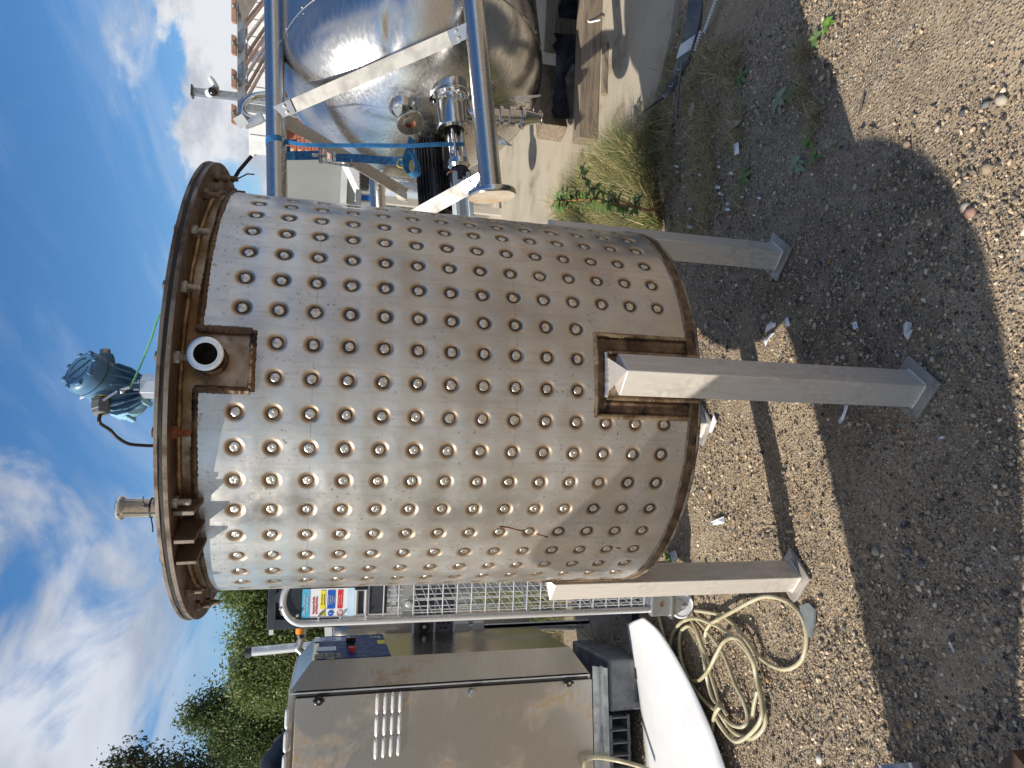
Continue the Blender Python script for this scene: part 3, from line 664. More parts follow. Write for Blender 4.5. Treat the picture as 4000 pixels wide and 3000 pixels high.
# lifting lugs: upright gusset plates under the flange
for a, w in ((-24.5, .040), (-30.5, .056), (-36.5, .056)):
    b = MB(); nn = nrm(rad(a)); tg = Vector((nn.y, -nn.x, 0)) * 0.0055
    o0 = surf(rad(a), 0, RS)
    b.prism([o0 + Vector((0, 0, 1.936)) - tg, o0 + nn * (w + .022) + Vector((0, 0, 1.936)) - tg, o0 + nn * (w + .020) + Vector((0, 0, 1.893)) - tg, o0 + nn * .004 + Vector((0, 0, 1.880)) - tg], tg * 2)
    gp = part('gusset_plate', b, M['flange'], tank, bevel=0.0012, smooth=False)
    b = MB(); b.bar(o0 + nn * (w + .0225) + Vector((0, 0, 1.935)), o0 + nn * (w + .0205) + Vector((0, 0, 1.893)), .0095, .001, nn); part('gusset_edge', b, M['flange_edge'], gp, smooth=False)
# legs: square tube standing on one corner, cap cut to the shell, turned foot plate
leg_u = [Vector((math.sin(ANG0), -math.cos(ANG0), 0)), Vector((math.cos(ANG0), math.sin(ANG0), 0))]
plate_ang = rad(9.33)
pu = Vector((math.sin(plate_ang), -math.cos(plate_ang), 0)); pw = Vector((math.cos(plate_ang), math.sin(plate_ang), 0))
LEG_S = 0.078
for k in range(4):
    a = rad(LEGA[k]); c = surf(a, 0, 0.5885); n_ = nrm(a)
    d1 = (pu + pw).normalized(); d2 = (pu - pw).normalized()     # side directions of tube and plate
    b = MB(); b.box(c + Vector((0, 0, 0.012 + 0.4475)), (LEG_S, LEG_S, 0.895), (d1, d2, Vector((0, 0, 1))))
    # cap: the tube's top rises to the shell
    h = LEG_S / math.sqrt(2)
    lg = part('leg', b, M['leg'], tank, bevel=0.003)
    b = MB(); ctr = c + Vector((0, 0, .9072)); cs = [ctr + pu * h, ctr + pw * h, ctr - pu * h, ctr - pw * h]
    apex = surf(a, 0.934, RS); tl = (n_.cross(Vector((0, 0, 1))))
    b.add([cs[0], cs[1], cs[2], cs[3], apex + tl * .05, apex - tl * .05, apex - n_ * .05], [(0, 1, 2, 3), (0, 1, 4), (0, 4, 5), (0, 5, 3), (1, 2, 6, 4), (3, 5, 6, 2), (4, 6, 5)])
    part('leg_cap', b, M['leg'], lg, smooth=False)
    b = MB(); b.box(c + Vector((0, 0, 0.006)), (0.1365, 0.1365, 0.011), (d1, d2, Vector((0, 0, 1)))); part('foot_plate', b, M['footplate'], lg, bevel=0.0012)
    if k in (1, 3):
        side = -pu if k == 1 else -pu
        wp = c + d1 * (-.052 if k == 1 else .0) + d2 * (.0 if k == 1 else -.052) + Vector((0, 0, .012))
        b = MB(); b.lathe(wp, (0, 0, 1), [(0, .0135), (.003, .0135), (.003, .006), (0, .006)], 20); part('washer', b, M['galv_dull'], lg)
    b = MB(); 
    for s1, s2 in ((d1, d2), (d2, d1)):
        for sg in (1, -1):
            p, r = bead([c + s1 * sg * (LEG_S / 2 + .001) - s2 * LEG_S / 2 + Vector((0, 0, .013)), c + s1 * sg * (LEG_S / 2 + .001) + s2 * LEG_S / 2 + Vector((0, 0, .013))], .0028, rip=.4); b.path(p, r, 6)
    part('foot_weld', b, M['leg'], lg)
# side nozzle
na = rad(8.1); nn = nrm(na); nd = (nn + Vector((0, 0, 0.0))).normalized()
o0 = surf(na, 1.872, RS - .02)
b = MB(); b.lathe(o0, nd, [(0, .0265), (.088, .0265), (.090, .028), (.092, .0345), (.0955, .0368), (.098, .0368), (.0985, .0345), (.0985, .0318), (.0965, .0312), (.0965, .0285), (.0985, .0278), (.0985, .0242), (.09, .0238), (0.0, .0238)], 40)
nz = part('side_nozzle', b, M['polished'], tank)
b = MB(); b.lathe(o0, nd, [(.02, .0236), (.02, 0)], 24); part('nozzle_bore', b, M['dark_hole'], nz)
b = MB(); ring = [o0 + nd * .024 + (frame(nd)[0] * math.cos(q) + frame(nd)[1] * math.sin(q)) * .030 for q in np.linspace(0, 2 * math.pi, 40)]
p, r = bead(ring, .0062); b.path(p, r, 8); part('nozzle_weld', b, M['weld'], nz)
# top nozzle on the lid, with cable tie
tn = Vector((-0.367, 2.0, 0))
b = MB(); b.lathe(tn, (0, 0, 1), [(1.963, .030), (1.966, .0245), (2.118, .0245), (2.124, .029), (2.128, .0320), (2.137, .0320), (2.139, .030), (2.139, .0225), (2.05, .0222), (2.05, 0)], 36)
tnz = part('top_nozzle', b, M['polished'], tank)
b = MB(); b.lathe(tn, (0, 0, 1), [(2.055, .0262), (2.0552, .0272), (2.0595, .0272), (2.060, .0262)], 28)
b.box(tn + Vector((0.012, -.0275, 2.064)), (.007, .006, .012)); b.path([tn + Vector((.012, -.029, 2.068)), tn + Vector((.024, -.034, 2.073)), tn + Vector((.036, -.040, 2.069))], .0018, 6)
b.path([tn + Vector((-.028, 0, 2.058)), tn + Vector((-.05, -.006, 2.052)), tn + Vector((-.062, -.008, 2.051))], .0018, 6)
part('cable_tie', b, M['cable'], tnz)
# cable ends hanging from the flange on the right
b = MB(); q0 = surf(rad(92), 1.93, .63)
b.path([q0, q0 + Vector((.03, -.02, -.02)), q0 + Vector((.075, -.03, -.055))], .0055, 8); b.path([q0 + Vector((0, -.02, -.01)), q0 + Vector((.02, -.03, -.045)), q0 + Vector((.02, -.032, -.065))], .0022, 6)
part('cut_cable', b, M['cable'], tank)

# ------------------------------------------------------------------ radar level transmitter on the lid
TB = at(552, 1508, 1.86)
tr = thing('level_transmitter', 'blue two-ended level transmitter head on a hex nut above the lid', 'transmitter', (TB.x, TB.y, 1.965))
O = Vector((TB.x, TB.y, 1.965)); up = Vector((0, 0, 1))
hc = at(414, 1502, 1.86)                                # middle of the housing
ca = Vector((0.46, -0.66, 0.58)).normalized()           # cover axis: towards the camera, up and right
sa = Vector((0.80, 0.60, 0.05)); sa = (sa - ca * sa.dot(ca)).normalized(); ta = ca.cross(sa)
b = MB(); b.lathe(O, up, [(0, .026), (.056, .026), (.056, .029), (.058, .0305), (.092, .0305), (.095, .028), (.095, .0235), (.108, .0235)], 6)
part('hex_nut', b, M['alu'], tr, bevel=.001, angle=20)
b = MB(); b.tube(O + up * .08, O + up * .15, .0215, 24); part('neck', b, M['blue_paint'], tr)
b = MB()
b.lathe(hc - ca * .045, ca, [(-.012, .040), (-.004, .0515), (.012, .0570), (.030, .0565), (.046, .0520), (.062, .0500), (.085, .0495), (.086, .0)], 40)
b.sphere(hc - ca * .022 - up * .010, .046, 28, 16)
body = part('housing', b, M['blue_paint'], tr)
# fins below
b = MB()
for q in np.linspace(-1.25, 1.25, 8):
    dcn = (Vector((0, -1, 0)) * math.cos(q) + Vector((1, 0, 0)) * math.sin(q)).normalized()
    base = hc - ca * .022 - up * .010
    tg = dcn.cross(up).normalized() * .0022
    b.prism([base + dcn * .030 + up * .024 - tg, base + dcn * .060 + up * .020 - tg, base + dcn * .066 - up * .004 - tg, base + dcn * .056 - up * .032 - tg, base + dcn * .036 - up * .056 - tg, base + dcn * .020 - up * .05 - tg], tg * 2)
part('cooling_fin', b, M['blue_paint'], body, smooth=False)
# front cover with lugs
cc = hc + ca * .042
b = MB(); b.lathe(cc, ca, [(0, .0515), (.018, .0520), (.026, .0500), (.032, .0440), (.0335, .0395), (.0325, .0370), (.0325, 0)], 48)
cov = part('front_cover', b, M['blue_paint'], tr)
b = MB(); b.lathe(cc - ca * .003, ca, [(0, .0495), (0.0015, .0522), (.003, .0495)], 48); part('cover_seal', b, M['black'], cov)
for k in range(8):
    q = k * math.pi / 4 + .2; rd = sa * math.cos(q) + ta * math.sin(q); tg = ca.cross(rd)
    b = MB(); b.box(cc + rd * .0455 + ca * .0305, (.012, .0085, .010), (tg, rd, ca)); part('cover_lug', b, M['blue_paint'], cov, bevel=.002)
# lettering reads towards the left and away, upside down as mounted
txr = (at(262, 1465, 1.80) - at(341, 1428, 1.80)); txr = (txr - ca * txr.dot(ca)).normalized(); txu = ca.cross(txr)
lettering('ROSEMOUNT', cc + ca * .0327, txr, txu, .0118, M['blue_dark'], cov, sx=.92, bold=.02)
for sg in (1, -1):
    b = MB()
    for k in range(9):
        q = -0.9 + k * .225
        rd = txr * math.sin(q) + txu * math.cos(q) * sg; b.box(cc + ca * .0329 + rd * .0275, (.0034, .0052, .0006), (ca.cross(rd), rd, ca))
    part('warning_text', b, M['blue_dark'], cov, smooth=False, kind='stuff')
# rear cover
rc = hc - ca * .060
b = MB(); b.lathe(rc, -ca, [(-.012, .0530), (.0, .0555), (.020, .0555), (.030, .0520), (.036, .045), (.037, 0)], 40); rcv = part('rear_cover', b, M['blue_light'], tr)
for k in range(6):
    q = k * math.pi / 3; rd = sa * math.cos(q) + ta * math.sin(q); b = MB(); b.box(rc - ca * .02 + rd * .055, (.014, .010, .03), (ca.cross(rd), rd, ca)); part('cover_lug', b, M['blue_light'], rcv, bevel=.003)
# conduit stubs
cs = (Vector((1, 0, 0)) * .9 + up * .15 + Vector((0, .25, 0))).normalized()
k0 = hc - ca * .005 + up * .002
b = MB(); b.lathe(k0, cs, [(.03, .026), (.052, .0215), (.070, .0200), (.077, .018), (.077, 0)], 24); st = part('conduit_boss', b, M['blue_paint'], tr)
b = MB(); b.lathe(k0, cs, [(.076, .0122), (.090, .0122), (.092, .010), (.092, 0)], 8); part('blanking_plug', b, M['bolt'], st)
cs2 = (at(400, 1585, 1.82) - at(405, 1520, 1.84)).normalized()
k1 = at(400, 1512, 1.835)
b = MB(); b.lathe(k1, cs2, [(-.01, .026), (.0, .0250), (.022, .0225), (.030, .0215), (.030, 0)], 24); st = part('conduit_boss', b, M['blue_paint'], tr)
b = MB(); b.lathe(k1, cs2, [(.0302, .0205), (.0328, .0205)], 24); part('gland_ring', b, M['brass'], st)
b = MB(); b.lathe(k1, cs2, [(.0328, .0185), (.040, .0185), (.040, .0205), (.060, .0205), (.062, .0185), (.070, .0165), (.072, .010), (.072, 0)], 6); gl = part('cable_gland', b, M['grey_plastic'], st, angle=20)
e0 = k1 + cs2 * .070
b = MB(); ctl = [e0, e0 + cs2 * .022, at(428, 1678, 1.84)  , at(455, 1706, 1.85), at(500, 1733, 1.87), at(560, 1740, 1.90), at(600, 1741, 1.92), at(640, 1741, 1.93)]
def smooth_pts(c, n=6, closed=False):
    c = [Vector(p) for p in c]; out = []; N = len(c)
    g = lambda i: c[i % N] if closed else c[min(max(i, 0), N - 1)]
    for i in range(N if closed else N - 1):
        p0, p1, p2, p3 = g(i - 1), g(i), g(i + 1), g(i + 2)
        for k in range(n):
            t = k / n; out.append(0.5 * ((2 * p1) + (p2 - p0) * t + (2 * p0 - 5 * p1 + 4 * p2 - p3) * t * t + (3 * p1 - p0 - 3 * p2 + p3) * t ** 3))
    if not closed: out.append(c[-1])
    return out
b.path(smooth_pts(ctl), .0042, 10); part('cable', b, M['cable'], gl)
# steel name tag wire and earth wire
b = MB(); b.bar(at(402, 1565, 1.78), at(458, 1528, 1.79), .0012, .0052); part('tag_plate', b, M['alu'], tr)
e1 = at(481, 1521, 1.785)
b = MB(); b.bar(at(470, 1524, 1.785), at(509, 1513, 1.785), .007, .009); b.sphere(at(477, 1529, 1.783), .006, 10, 8); part('earth_terminal', b, M['polished'], tr, bevel=.001)
b = MB(); b.path(smooth_pts([at(508, 1513, 1.784), at(530, 1470, 1.79), at(560, 1400, 1.80), at(590, 1325, 1.80), at(612, 1255, 1.80), at(640, 1200, 1.80)]), .0024, 8); part('earth_wire', b, M['green_wire'], tr)
b = MB(); b.box(at(330, 1530, 1.86), (.035, .002, .02), (sa, ca, ta)); part('rating_label', b, M['paper'], tr)
# ------------------------------------------------------------------ the big vessel lying on its side, right
def hit(x, y, P0, n):
    """where the line of sight of a photo point meets a plane of the yard"""
    d = ray(x, y); n = Vector(n); P0 = Vector(P0); return CAMPOS + d * ((P0 - CAMPOS).dot(n) / d.dot(n))
VO = Vector((1.0, 4.40, 1.10)); VA = Vector((0.965, 0.25, 0.075)).normalized()
V1 = Vector((0.25, -0.965, 0)).normalized(); V2 = V1.cross(VA).normalized()
def pv(t, deg, r): return VO + VA * t + (V1 * math.cos(rad(deg)) + V2 * math.sin(rad(deg))) * r
def vu(x, y, u): return hit(x, y, VO + V1 * u, V1)
def vt(x, y, t): return hit(x, y, VO + VA * t, VA)
ves = thing('process_vessel', 'big stainless vessel lying on its side with pipe legs pointing left', 'vessel', (VO.x + 1.2, VO.y + .3, 0.0))
VR = 0.852; TS = 1.06; TD = 0.57
b = MB(); b.lathe(VO, VA, [(TS, VR), (TS + .004, VR + .004), (TS + .3, VR + .004), (TS + 1.4, VR + .004), (TS + 2.6, VR + .004), (TS + 2.95, VR * .8), (TS + 3.05, 0)], 160)
part('vessel_body', b, M['vessel'], ves)
b = MB(); prof = []
for i in range(61):
    u = 1 - i / 60.0
    u = 1 - (1 - u) ** 1.0
    r = VR * (max(0, 1 - u ** 1.95)) ** (1 / 2.05); prof.append((TS - TD * u, r))
b.lathe(VO, VA, prof, 160)
dc = vu(1522, 135, .62)
def dent(v):
    v = Vector(v); d = (v - dc); k = math.exp(-(d.dot(VA) / .10) ** 2 - (d.dot(V2) / .035) ** 2 - (d.dot(V1) / .2) ** 2); return tuple(v - (v - (VO + VA * (TS + .1))).normalized() * .035 * k)
b.v = [dent(v) for v in b.v]
part('dished_end', b, M['dish'], ves)
b = MB(); b.lathe(VO, VA, [(TS - .004, VR + .001), (TS, VR + .0035), (TS + .004, VR + .001)], 160); part('rim_seam', b, M['polished'], ves)
b = MB()
for k in range(26):
    for dt in (-.018, .02):
        q = 6.92 * 2 * k
        c = pv(TS + dt, q, VR + .004 if dt > 0 else VR - .003); n_ = (c - (VO + VA * (TS + dt))).normalized(); b.lathe(c, n_, [(0, .008), (.004, .006), (.005, 0)], 8)
part('seam_rivets', b, M['bolt'], ves, kind='stuff')
# legs
legs = {}
for deg, t0, r0 in ((-13, -.30, .915), (78, -.30, .895), (167, -.30, .915)):
    b = MB(); b.tube(pv(t0 + .03, deg, r0), pv(2.7, deg, r0), .0575, 32)
    lg = part('leg', b, M['pipe'], ves); legs[deg] = lg
    FV = Vector((.985, .03, .13)).normalized() if deg == -13 else VA
    b = MB(); b.lathe(pv(t0, deg, r0), FV, [(0, 0), (0, .122), (.004, .125), (.026, .125), (.030, .122), (.030, .05)], 48)
    part('foot_plate', b, M['polished'], lg)
    b = MB(); b.lathe(pv(t0, deg, r0) - FV * .001, -FV, [(0, .121), (.0005, 0)], 48); part('plate_face', b, M['rusty_plate'], lg)
def legpt(x, y, deg, r0, out=0.06):
    # nearest point of a leg's axis to a line of sight
    d = ray(x, y).normalized(); p = pv(0, deg, r0); w = CAMPOS - p; a = d.dot(VA); k = (VA.dot(w) - a * d.dot(w)) / (1 - a * a)
    return p + VA * k
def brace(name, p0, p1, w, th, face, ends=(True, True), mat='brace'):
    b = MB(); p0 = Vector(p0); p1 = Vector(p1); d = (p1 - p0).normalized(); f = Vector(face); f = (f - d * f.dot(d)).normalized(); s_ = d.cross(f)
    L = (p1 - p0).length; A0 = p0 + d * .075; A1 = p1 - d * .075
    b.box((A0 + A1) / 2, (w, (A1 - A0).length, th), (s_, d, f)); b.box((A0 + A1) / 2 - s_ * (w / 2 - th / 2) - f * (w * .3), (th, (A1 - A0).length - .004, w * .55), (s_, d, f))
    o = part(name, b, M[mat], ves, bevel=.0015, smooth=False)
    for e, q, sg in ((ends[0], p0, 1), (ends[1], p1, -1)):
        if not e: continue
        b = MB(); b.box(q + d * sg * .068 + f * (th * .9 + .003), (w * .96, .115, .006), (s_, d, f)); pl = part('end_plate', b, M['polished'], o, smooth=False)
        for k in (-1, 1):
            b = MB(); b.lathe(q + d * sg * .078 + s_ * k * w * .24 + f * (th * .9 + .006), f, [(0, .013), (.003, .013), (.003, .0095), (.010, .0095), (.012, .007), (.012, 0)], 12); part('end_bolt', b, M['bolt'], o)
    return o
fc = (CAMPOS - pv(0, 30, .8)).normalized()
brace('cross_brace', legpt(1122, 460, 78, .895) + V1 * .03, legpt(1812, 120, -13, .915) + V2 * .03, .078, .008, fc)
brace('cross_brace', legpt(1868, 700, -13, .915) + V2 * .03, legpt(1400, 905, 78, .895) + VO * 0 + Vector((-.1, .1, -.35)), .080, .008, fc, (True, False))
far = pv(.32, 167, .915)
b = MB(); p0 = legpt(1130, 455, 78, .895) - V2 * .04 - V1 * .03; p1 = vt(1585, 755, .18) ; p1 = Vector((p1.x, p1.y, p1.z)); p1 = at(1585, 755, 5.0)
d = (p1 - p0).normalized(); sd = d.cross(fc).normalized(); fn = sd.cross(d)
b.box((p0 + p1) / 2, (.075, (p1 - p0).length, .006), (sd, d, fn)); b.box((p0 + p1) / 2 + sd * .0345 + fn * .034, (.006, (p1 - p0).length, .062), (sd, d, fn))
part('angle_brace', b, M['leg'], ves, smooth=False)
b = MB(); q = [at(1545, 720, 4.95), at(1590, 755, 4.95), at(1592, 790, 4.95), at(1552, 775, 4.95), at(1542, 745, 4.95)]; b.prism(q, (0.0, .012, 0)); part('brace_bracket', b, M['leg'], ves, smooth=False)
# drive housing barrel along the axis of the dish
def axial(name, x, y, t, prof, mat, parent=None, n=40, label=None, angle=38, off=None):
    c = vt(x, y, t) if off is None else off; b = MB(); b.lathe(c - VA * t, VA, prof, n); return part(name, b, M[mat], parent or ves, label, angle=angle)
def dt(x, y, t): return vt(x, y, t)
cB = vu(1772, 511, .45)
hb = axial('drive_housing', 0, 0, .22, [(.22, .062), (.22, .094), (.223, .096), (.236, .096), (.238, .094), (.239, .086), (.40, .086), (.42, .09), (.46, .12), (.7, .13)], 'polished', off=cB, n=56)
b = MB(); b.lathe(cB - VA * .22, VA, [(.222, .0625), (.40, .060), (.40, 0)], 32); part('housing_bore', b, M['dark_hole'], hb)
b = MB(); b.lathe(cB - VA * .22, VA, [(.420, .128), (.423, .130), (.445, .130), (.448, .128), (.448, .08), (.420, .08), (.420, .128)], 48); fl = part('housing_flange', b, M['polished'], hb)
for k in range(10):
    q = 2 * math.pi * k / 10; c = cB + VA * .200 + (V1 * math.cos(q) + V2 * math.sin(q)) * .112; b = MB(); b.lathe(c, -VA, [(-.006, .010), (.012, .010), (.013, .008), (.013, 0)], 6); part('flange_bolt', b, M['bolt'], fl, angle=20)
for k in range(6):
    q = 2 * math.pi * k / 6 + .3; c = cB + (V1 * math.cos(q) + V2 * math.sin(q)) * .079; b = MB(); b.lathe(c, -VA, [(-.002, .0055), (.0008, .0055), (.0008, 0)], 10); part('bolt_hole', b, M['dark_hole'], hb)
b = MB(); c0 = vu(1800, 372, .56); b.lathe(c0, (-.62, -.72, -.1), [(-.10, .026), (0, .026), (.004, .030), (.012, .030), (.012, .018), (-.03, .016), (-.03, 0)], 28); part('side_spigot', b, M['polished'], hb)
# tie rods and coupling
cC = vu(1793, 640, .45)
for q in (.6, 2.2, 3.7, 5.2):
    o_ = (V1 * math.cos(q) + V2 * math.sin(q)) * .042; b = MB(); b.tube(cC + o_ + VA * .01, cB + o_ * .8 + VA * .16, .0115, 16); part('tie_rod', b, M['polished'], ves)
b = MB(); b.tube(cC, cB + VA * .17, .016, 16); part('drive_shaft', b, M['polished'], ves)
b = MB(); b.lathe(cC, VA, [(-.035, 0), (-.035, .050), (-.02, .066), (.012, .066), (.016, .062), (.016, 0)], 36); part('coupling_disc', b, M['polished'], ves)
b = MB(); ng = 30
for i in range(5): b.sphere(cC - VA * (.055 + .01 * i) + V1 * random.uniform(-.02, .02) + V2 * random.uniform(-.02, .02), .052, 10, 7, jit=.14)
part('torn_wrap', b, M['black'], ves)
b = MB(); c0 = cC - VA * .08; c1 = cC - VA * .48; w = .088
b.box((c0 + c1) / 2, (w, w, (c1 - c0).length), (V1, V2, VA)); am = part('actuator_body', b, M['motor_grey'], ves, bevel=.006)
for s1, s2 in ((1, 1), (1, -1), (-1, 1), (-1, -1)):
    b = MB(); b.box((c0 + c1) / 2 + V1 * s1 * .038 + V2 * s2 * .038, (.026, .026, (c1 - c0).length + .006), (V1, V2, VA)); part('corner_rail', b, M['motor_grey'], am, bevel=.004)
b = MB(); b.path(smooth_pts([cC - VA * .07 + V2 * .03 + V1 * .04, cC - VA * .085 + V2 * .07 + V1 * .05, cC - VA * .10 + V2 * .085 + V1 * .04]), .004, 6); part('bare_wire', b, simple('copper', (.7, .32, .2), .35, .9), ves)
# flanged nozzle above
cF = vu(1604, 484, .40); fn_ = (-VA * .86 + V1 * .28 - V2 * .12).normalized()
b = MB(); b.lathe(cF, fn_, [(.0, .030), (.0, .079), (-.002, .081), (-.020, .081), (-.022, .079), (-.022, .036), (-.15, .034)], 40)
b.lathe(cF, fn_, [(.0, .046), (.002, .046), (.002, .031)], 32)
nf = part('flanged_nozzle', b, M['polished'], ves)
b = MB(); b.lathe(cF, fn_, [(.001, .0305), (-.05, .029), (-.05, 0)], 24); part('nozzle_bore', b, M['rust'], nf)
fa, fb, fd = frame(fn_)
for k in range(4):
    q = k * math.pi / 2 + .5; b = MB(); b.lathe(cF + (fa * math.cos(q) + fb * math.sin(q)) * .060, fn_, [(-.003, .0085), (.0008, .0085), (.0008, 0)], 12); part('bolt_hole', b, M['dark_hole'], nf)
b = MB(); b.path(smooth_pts([cF - fn_ * .02, cF - fn_ * .10, cF - fn_ * .14 + VA * .04, cF - fn_ * .15 + VA * .14, cF - fn_ * .15 + VA * .5]), .036, 24); part('nozzle_pipe', b, M['polished'], ves)
b = MB(); c0 = vu(1575, 425, .36); b.lathe(c0, VA, [(-.02, .07), (0, .085), (.25, .085)], 32); part('nozzle_collar', b, M['dish'], ves)
# finned drive motor
cM = vu(1690, 640, .06)
b = MB(); b.lathe(cM, VA, [(-.62, 0), (-.62, .085), (-.60, .103), (-.36, .105), (-.355, .092), (.14, .092), (.15, .10), (.17, .10), (.17, 0)], 40); mt = part('drive_motor', b, M['black_gloss'], ves)
for k in range(30):
    q = 2 * math.pi * k / 30; rd = V1 * math.cos(q) + V2 * math.sin(q); tg = VA.cross(rd)
    b = MB(); b.box(cM + VA * (-.11) + rd * .097, (.0032, .022, .47), (tg, rd, VA)); part('motor_fin', b, M['black'], mt, smooth=False)
b = MB(); b.lathe(cM, VA, [(.165, .09), (.165, .118), (.19, .118), (.20, .105), (.25, .10), (.26, .085), (.48, .085)], 40); part('motor_flange', b, M['polished'], ves)
b = MB(); b.box(cM + V1 * .09 - V2 * .095 - VA * .03, (.10, .10, .16), (V1, V2, VA)); part('terminal_box', b, M['black'], mt, bevel=.006)
# dish leg/fin below
b = MB(); q = [at(1905, 500, 4.3), at(2002, 571, 4.1), at(1920, 560, 4.35)]; b.prism(q, (.006, .004, 0)); part('stiffener_fin', b, M['polished'], ves, smooth=False)
# drain valve
vz = at(1900, 449, 4.10); vd = (at(2110, 462, 4.10) - vz).normalized(); pxm = (at(2110, 462, 4.10) - vz).length / 210.4
def vprof(lst): return [((x - 1900) * pxm, r * pxm) for x, r in lst]
b = MB(); b.lathe(vz, vd, vprof([(1880, 29), (1948, 29), (1950, 36), (1957, 36), (1959, 29), (1982, 29), (1984, 40), (2006, 40), (2008, 29), (2034, 29)]), 36)
b.path(smooth_pts([vz - vd * .02, vz - vd * .06, vz - vd * .10 + VA * .05, vz - vd * .12 + VA * .5]), .043, 24)
dv = part('drain_valve', b, M['polished'], ves)
for x0 in (1953, 2038):
    b = MB(); b.lathe(vz, vd, vprof([(x0 - 6, 33), (x0 - 6, 41), (x0 + 6, 41), (x0 + 6, 33)]), 36); c = vz + vd * (x0 - 1900) * pxm
    b.box(c - V1 * 0 + Vector((-.062, -.01, 0)), (.03, .016, .018)); part('clamp_ring', b, M['polished'], dv)
b = MB(); b.lathe(vz, vd, vprof([(2044, 33), (2050, 33), (2094, 20), (2110, 20), (2111, 23), (2116, 23), (2116, 17), (2090, 16), (2090, 0)]), 36); part('reducer', b, M['polished'], dv)
hx = at(1995, 402, 4.07)
b = MB(); b.bar(vz + vd * 95 * pxm, hx, .016, .016); b.box(at(1999, 387, 4.07), (.03, .02, .03)); part('valve_stem', b, M['bolt'], dv)
b = MB(); b.prism([at(2010, 377, 4.07), at(2112, 369, 4.07), at(2112, 374, 4.07), at(2010, 393, 4.07)], (0, .012, 0)); b.tube(at(2016, 397, 4.06), at(2076, 399, 4.06), .0055, 10); part('valve_handle', b, M['alu'], dv)
# blue ratchet straps
def ribbon(pts, w, wd, th=.0022):
    """flat webbing through pts, wd: width direction per point"""
    b = MB(); L = []; n = len(pts)
    for i, p in enumerate(pts):
        p = Vector(p); wv = Vector(wd[i] if isinstance(wd, list) else wd).normalized() * w / 2
        t = Vector(pts[min(i + 1, n - 1)]) - Vector(pts[max(i - 1, 0)]); nn = t.cross(wv).normalized() * th / 2
        L.append([p - wv - nn, p + wv - nn, p + wv + nn, p - wv + nn, p - wv - nn])
    b.grid(L); return b
lc = legpt(1090, 560, 78, .895); loop = [lc + (V1 * math.cos(q) + V2 * math.sin(q)) * .0595 for q in np.linspace(-1.2, 3.6, 24)]
s1 = thing('ratchet_strap', 'pale blue webbing strap looped over the upper pipe leg and hanging past the motor', 'strap', (lc.x, lc.y, lc.z - .3))
part('webbing', ribbon(smooth_pts([loop[0] - V2 * .06 + VA * .0] + loop[::4] + [loop[-1] - V2 * .05], 4), .036, VA), M['strap'], s1)
dn = smooth_pts([loop[0] + V2 * .0, at(1200, 566, 4.12), at(1330, 568, 4.08), at(1460, 568, 4.02), at(1600, 569, 3.98), at(1700, 564, 3.98), at(1812, 563, 4.0)], 5)
part('hanging_webbing', ribbon(dn, .026, [VA.lerp(V2 * 0 + VA, .5) for _ in dn]), M['strap'], s1)
s2 = thing('ratchet_strap', 'dark blue strap with steel ratchet buckle slung between brick wall and motor', 'strap', tuple(at(1300, 610, 4.5)))
pp = smooth_pts([at(1085, 606, 4.36), at(1135, 608, 4.37), at(1240, 606, 4.36), at(1250, 606, 4.36)], 3); part('webbing', ribbon(pp, .060, VA), M['strap'], s2)
pp = smooth_pts([at(1296, 616, 4.36), at(1400, 618, 4.34), at(1470, 624, 4.33), at(1560, 628, 4.33), at(1600, 612, 4.33), at(1628, 602, 4.33)], 4); part('webbing', ribbon(pp, .054, VA), M['strap'], s2)
pp = smooth_pts([at(1610, 540, 4.3), at(1598, 590, 4.28), at(1584, 640, 4.26), at(1602, 685, 4.25), at(1632, 668, 4.25), at(1622, 620, 4.27), at(1600, 590, 4.29)], 6); part('webbing_knot', ribbon(pp, .05, VA * .3 + V2 * .8 + V1 * .4), M['strap'], s2)
b = MB(); c = at(1272, 608, 4.32); b.box(c, (.09, .02, .012), (VA, V1, V2)); b.box(c + V2 * .035, (.01, .03, .09), (VA, V1, V2)); b.box(c - V2 * .05, (.07, .012, .02), (VA, V1, V2))
b.tube(c - VA * .05 + V2 * .03, c + VA * .05 + V2 * .03, .012, 12)
part('ratchet_buckle', b, M['bolt'], s2, bevel=.002)
b = MB(); b.bar(at(1262, 632, 4.3), at(1385, 652, 4.3), .012, .006); b.path([at(1345, 640, 4.3), at(1375, 645, 4.3), at(1373, 622, 4.3)], .004, 6); part('ratchet_handle', b, M['bolt'], s2)
b = MB(); b.path(smooth_pts([at(1560, 620, 4.3), at(1552, 645, 4.3), at(1570, 655, 4.3), at(1592, 648, 4.3), at(1590, 628, 4.3), at(1562, 622, 4.3)]), .005, 8); part('wire_hook', b, M['brass'], s2)

# ------------------------------------------------------------------ timbers, film and offcuts under the vessel
def timber(name, p0, p1, w, h, label, mat='wood', cat='timber', tilt=0, group=None):
    b = MB(); p0 = Vector(p0); p1 = Vector(p1); d = (p1 - p0).normalized(); n = 7; s_ = d.cross(Vector((0, 0, 1))).normalized(); u = s_.cross(d)
    for i in range(n):
        pass
    rings = []
    for i in range(n):
        c = p0.lerp(p1, i / (n - 1)) + u * (h / 2) ; k = [c + s_ * (sx * w / 2 + random.uniform(-.004, .004)) + u * (uz * h / 2 + random.uniform(-.003, .003)) for sx, uz in ((-1, -1), (1, -1), (1, 1), (-1, 1))]; rings.append(k + [k[0]])
    b.grid(rings); b.add(rings[0][:4], [(0, 1, 2, 3)]); b.add(rings[-1][:4], [(3, 2, 1, 0)])
    return single(name, b, M[mat], label, cat, loc=tuple(p0), group=group, bevel=.004, smooth=False)
timber('timber_baulk', gnd(2322, 560, .03), gnd(2352, -250, .03), .12, .135, 'long weathered timber baulk lying in front of the vessel')
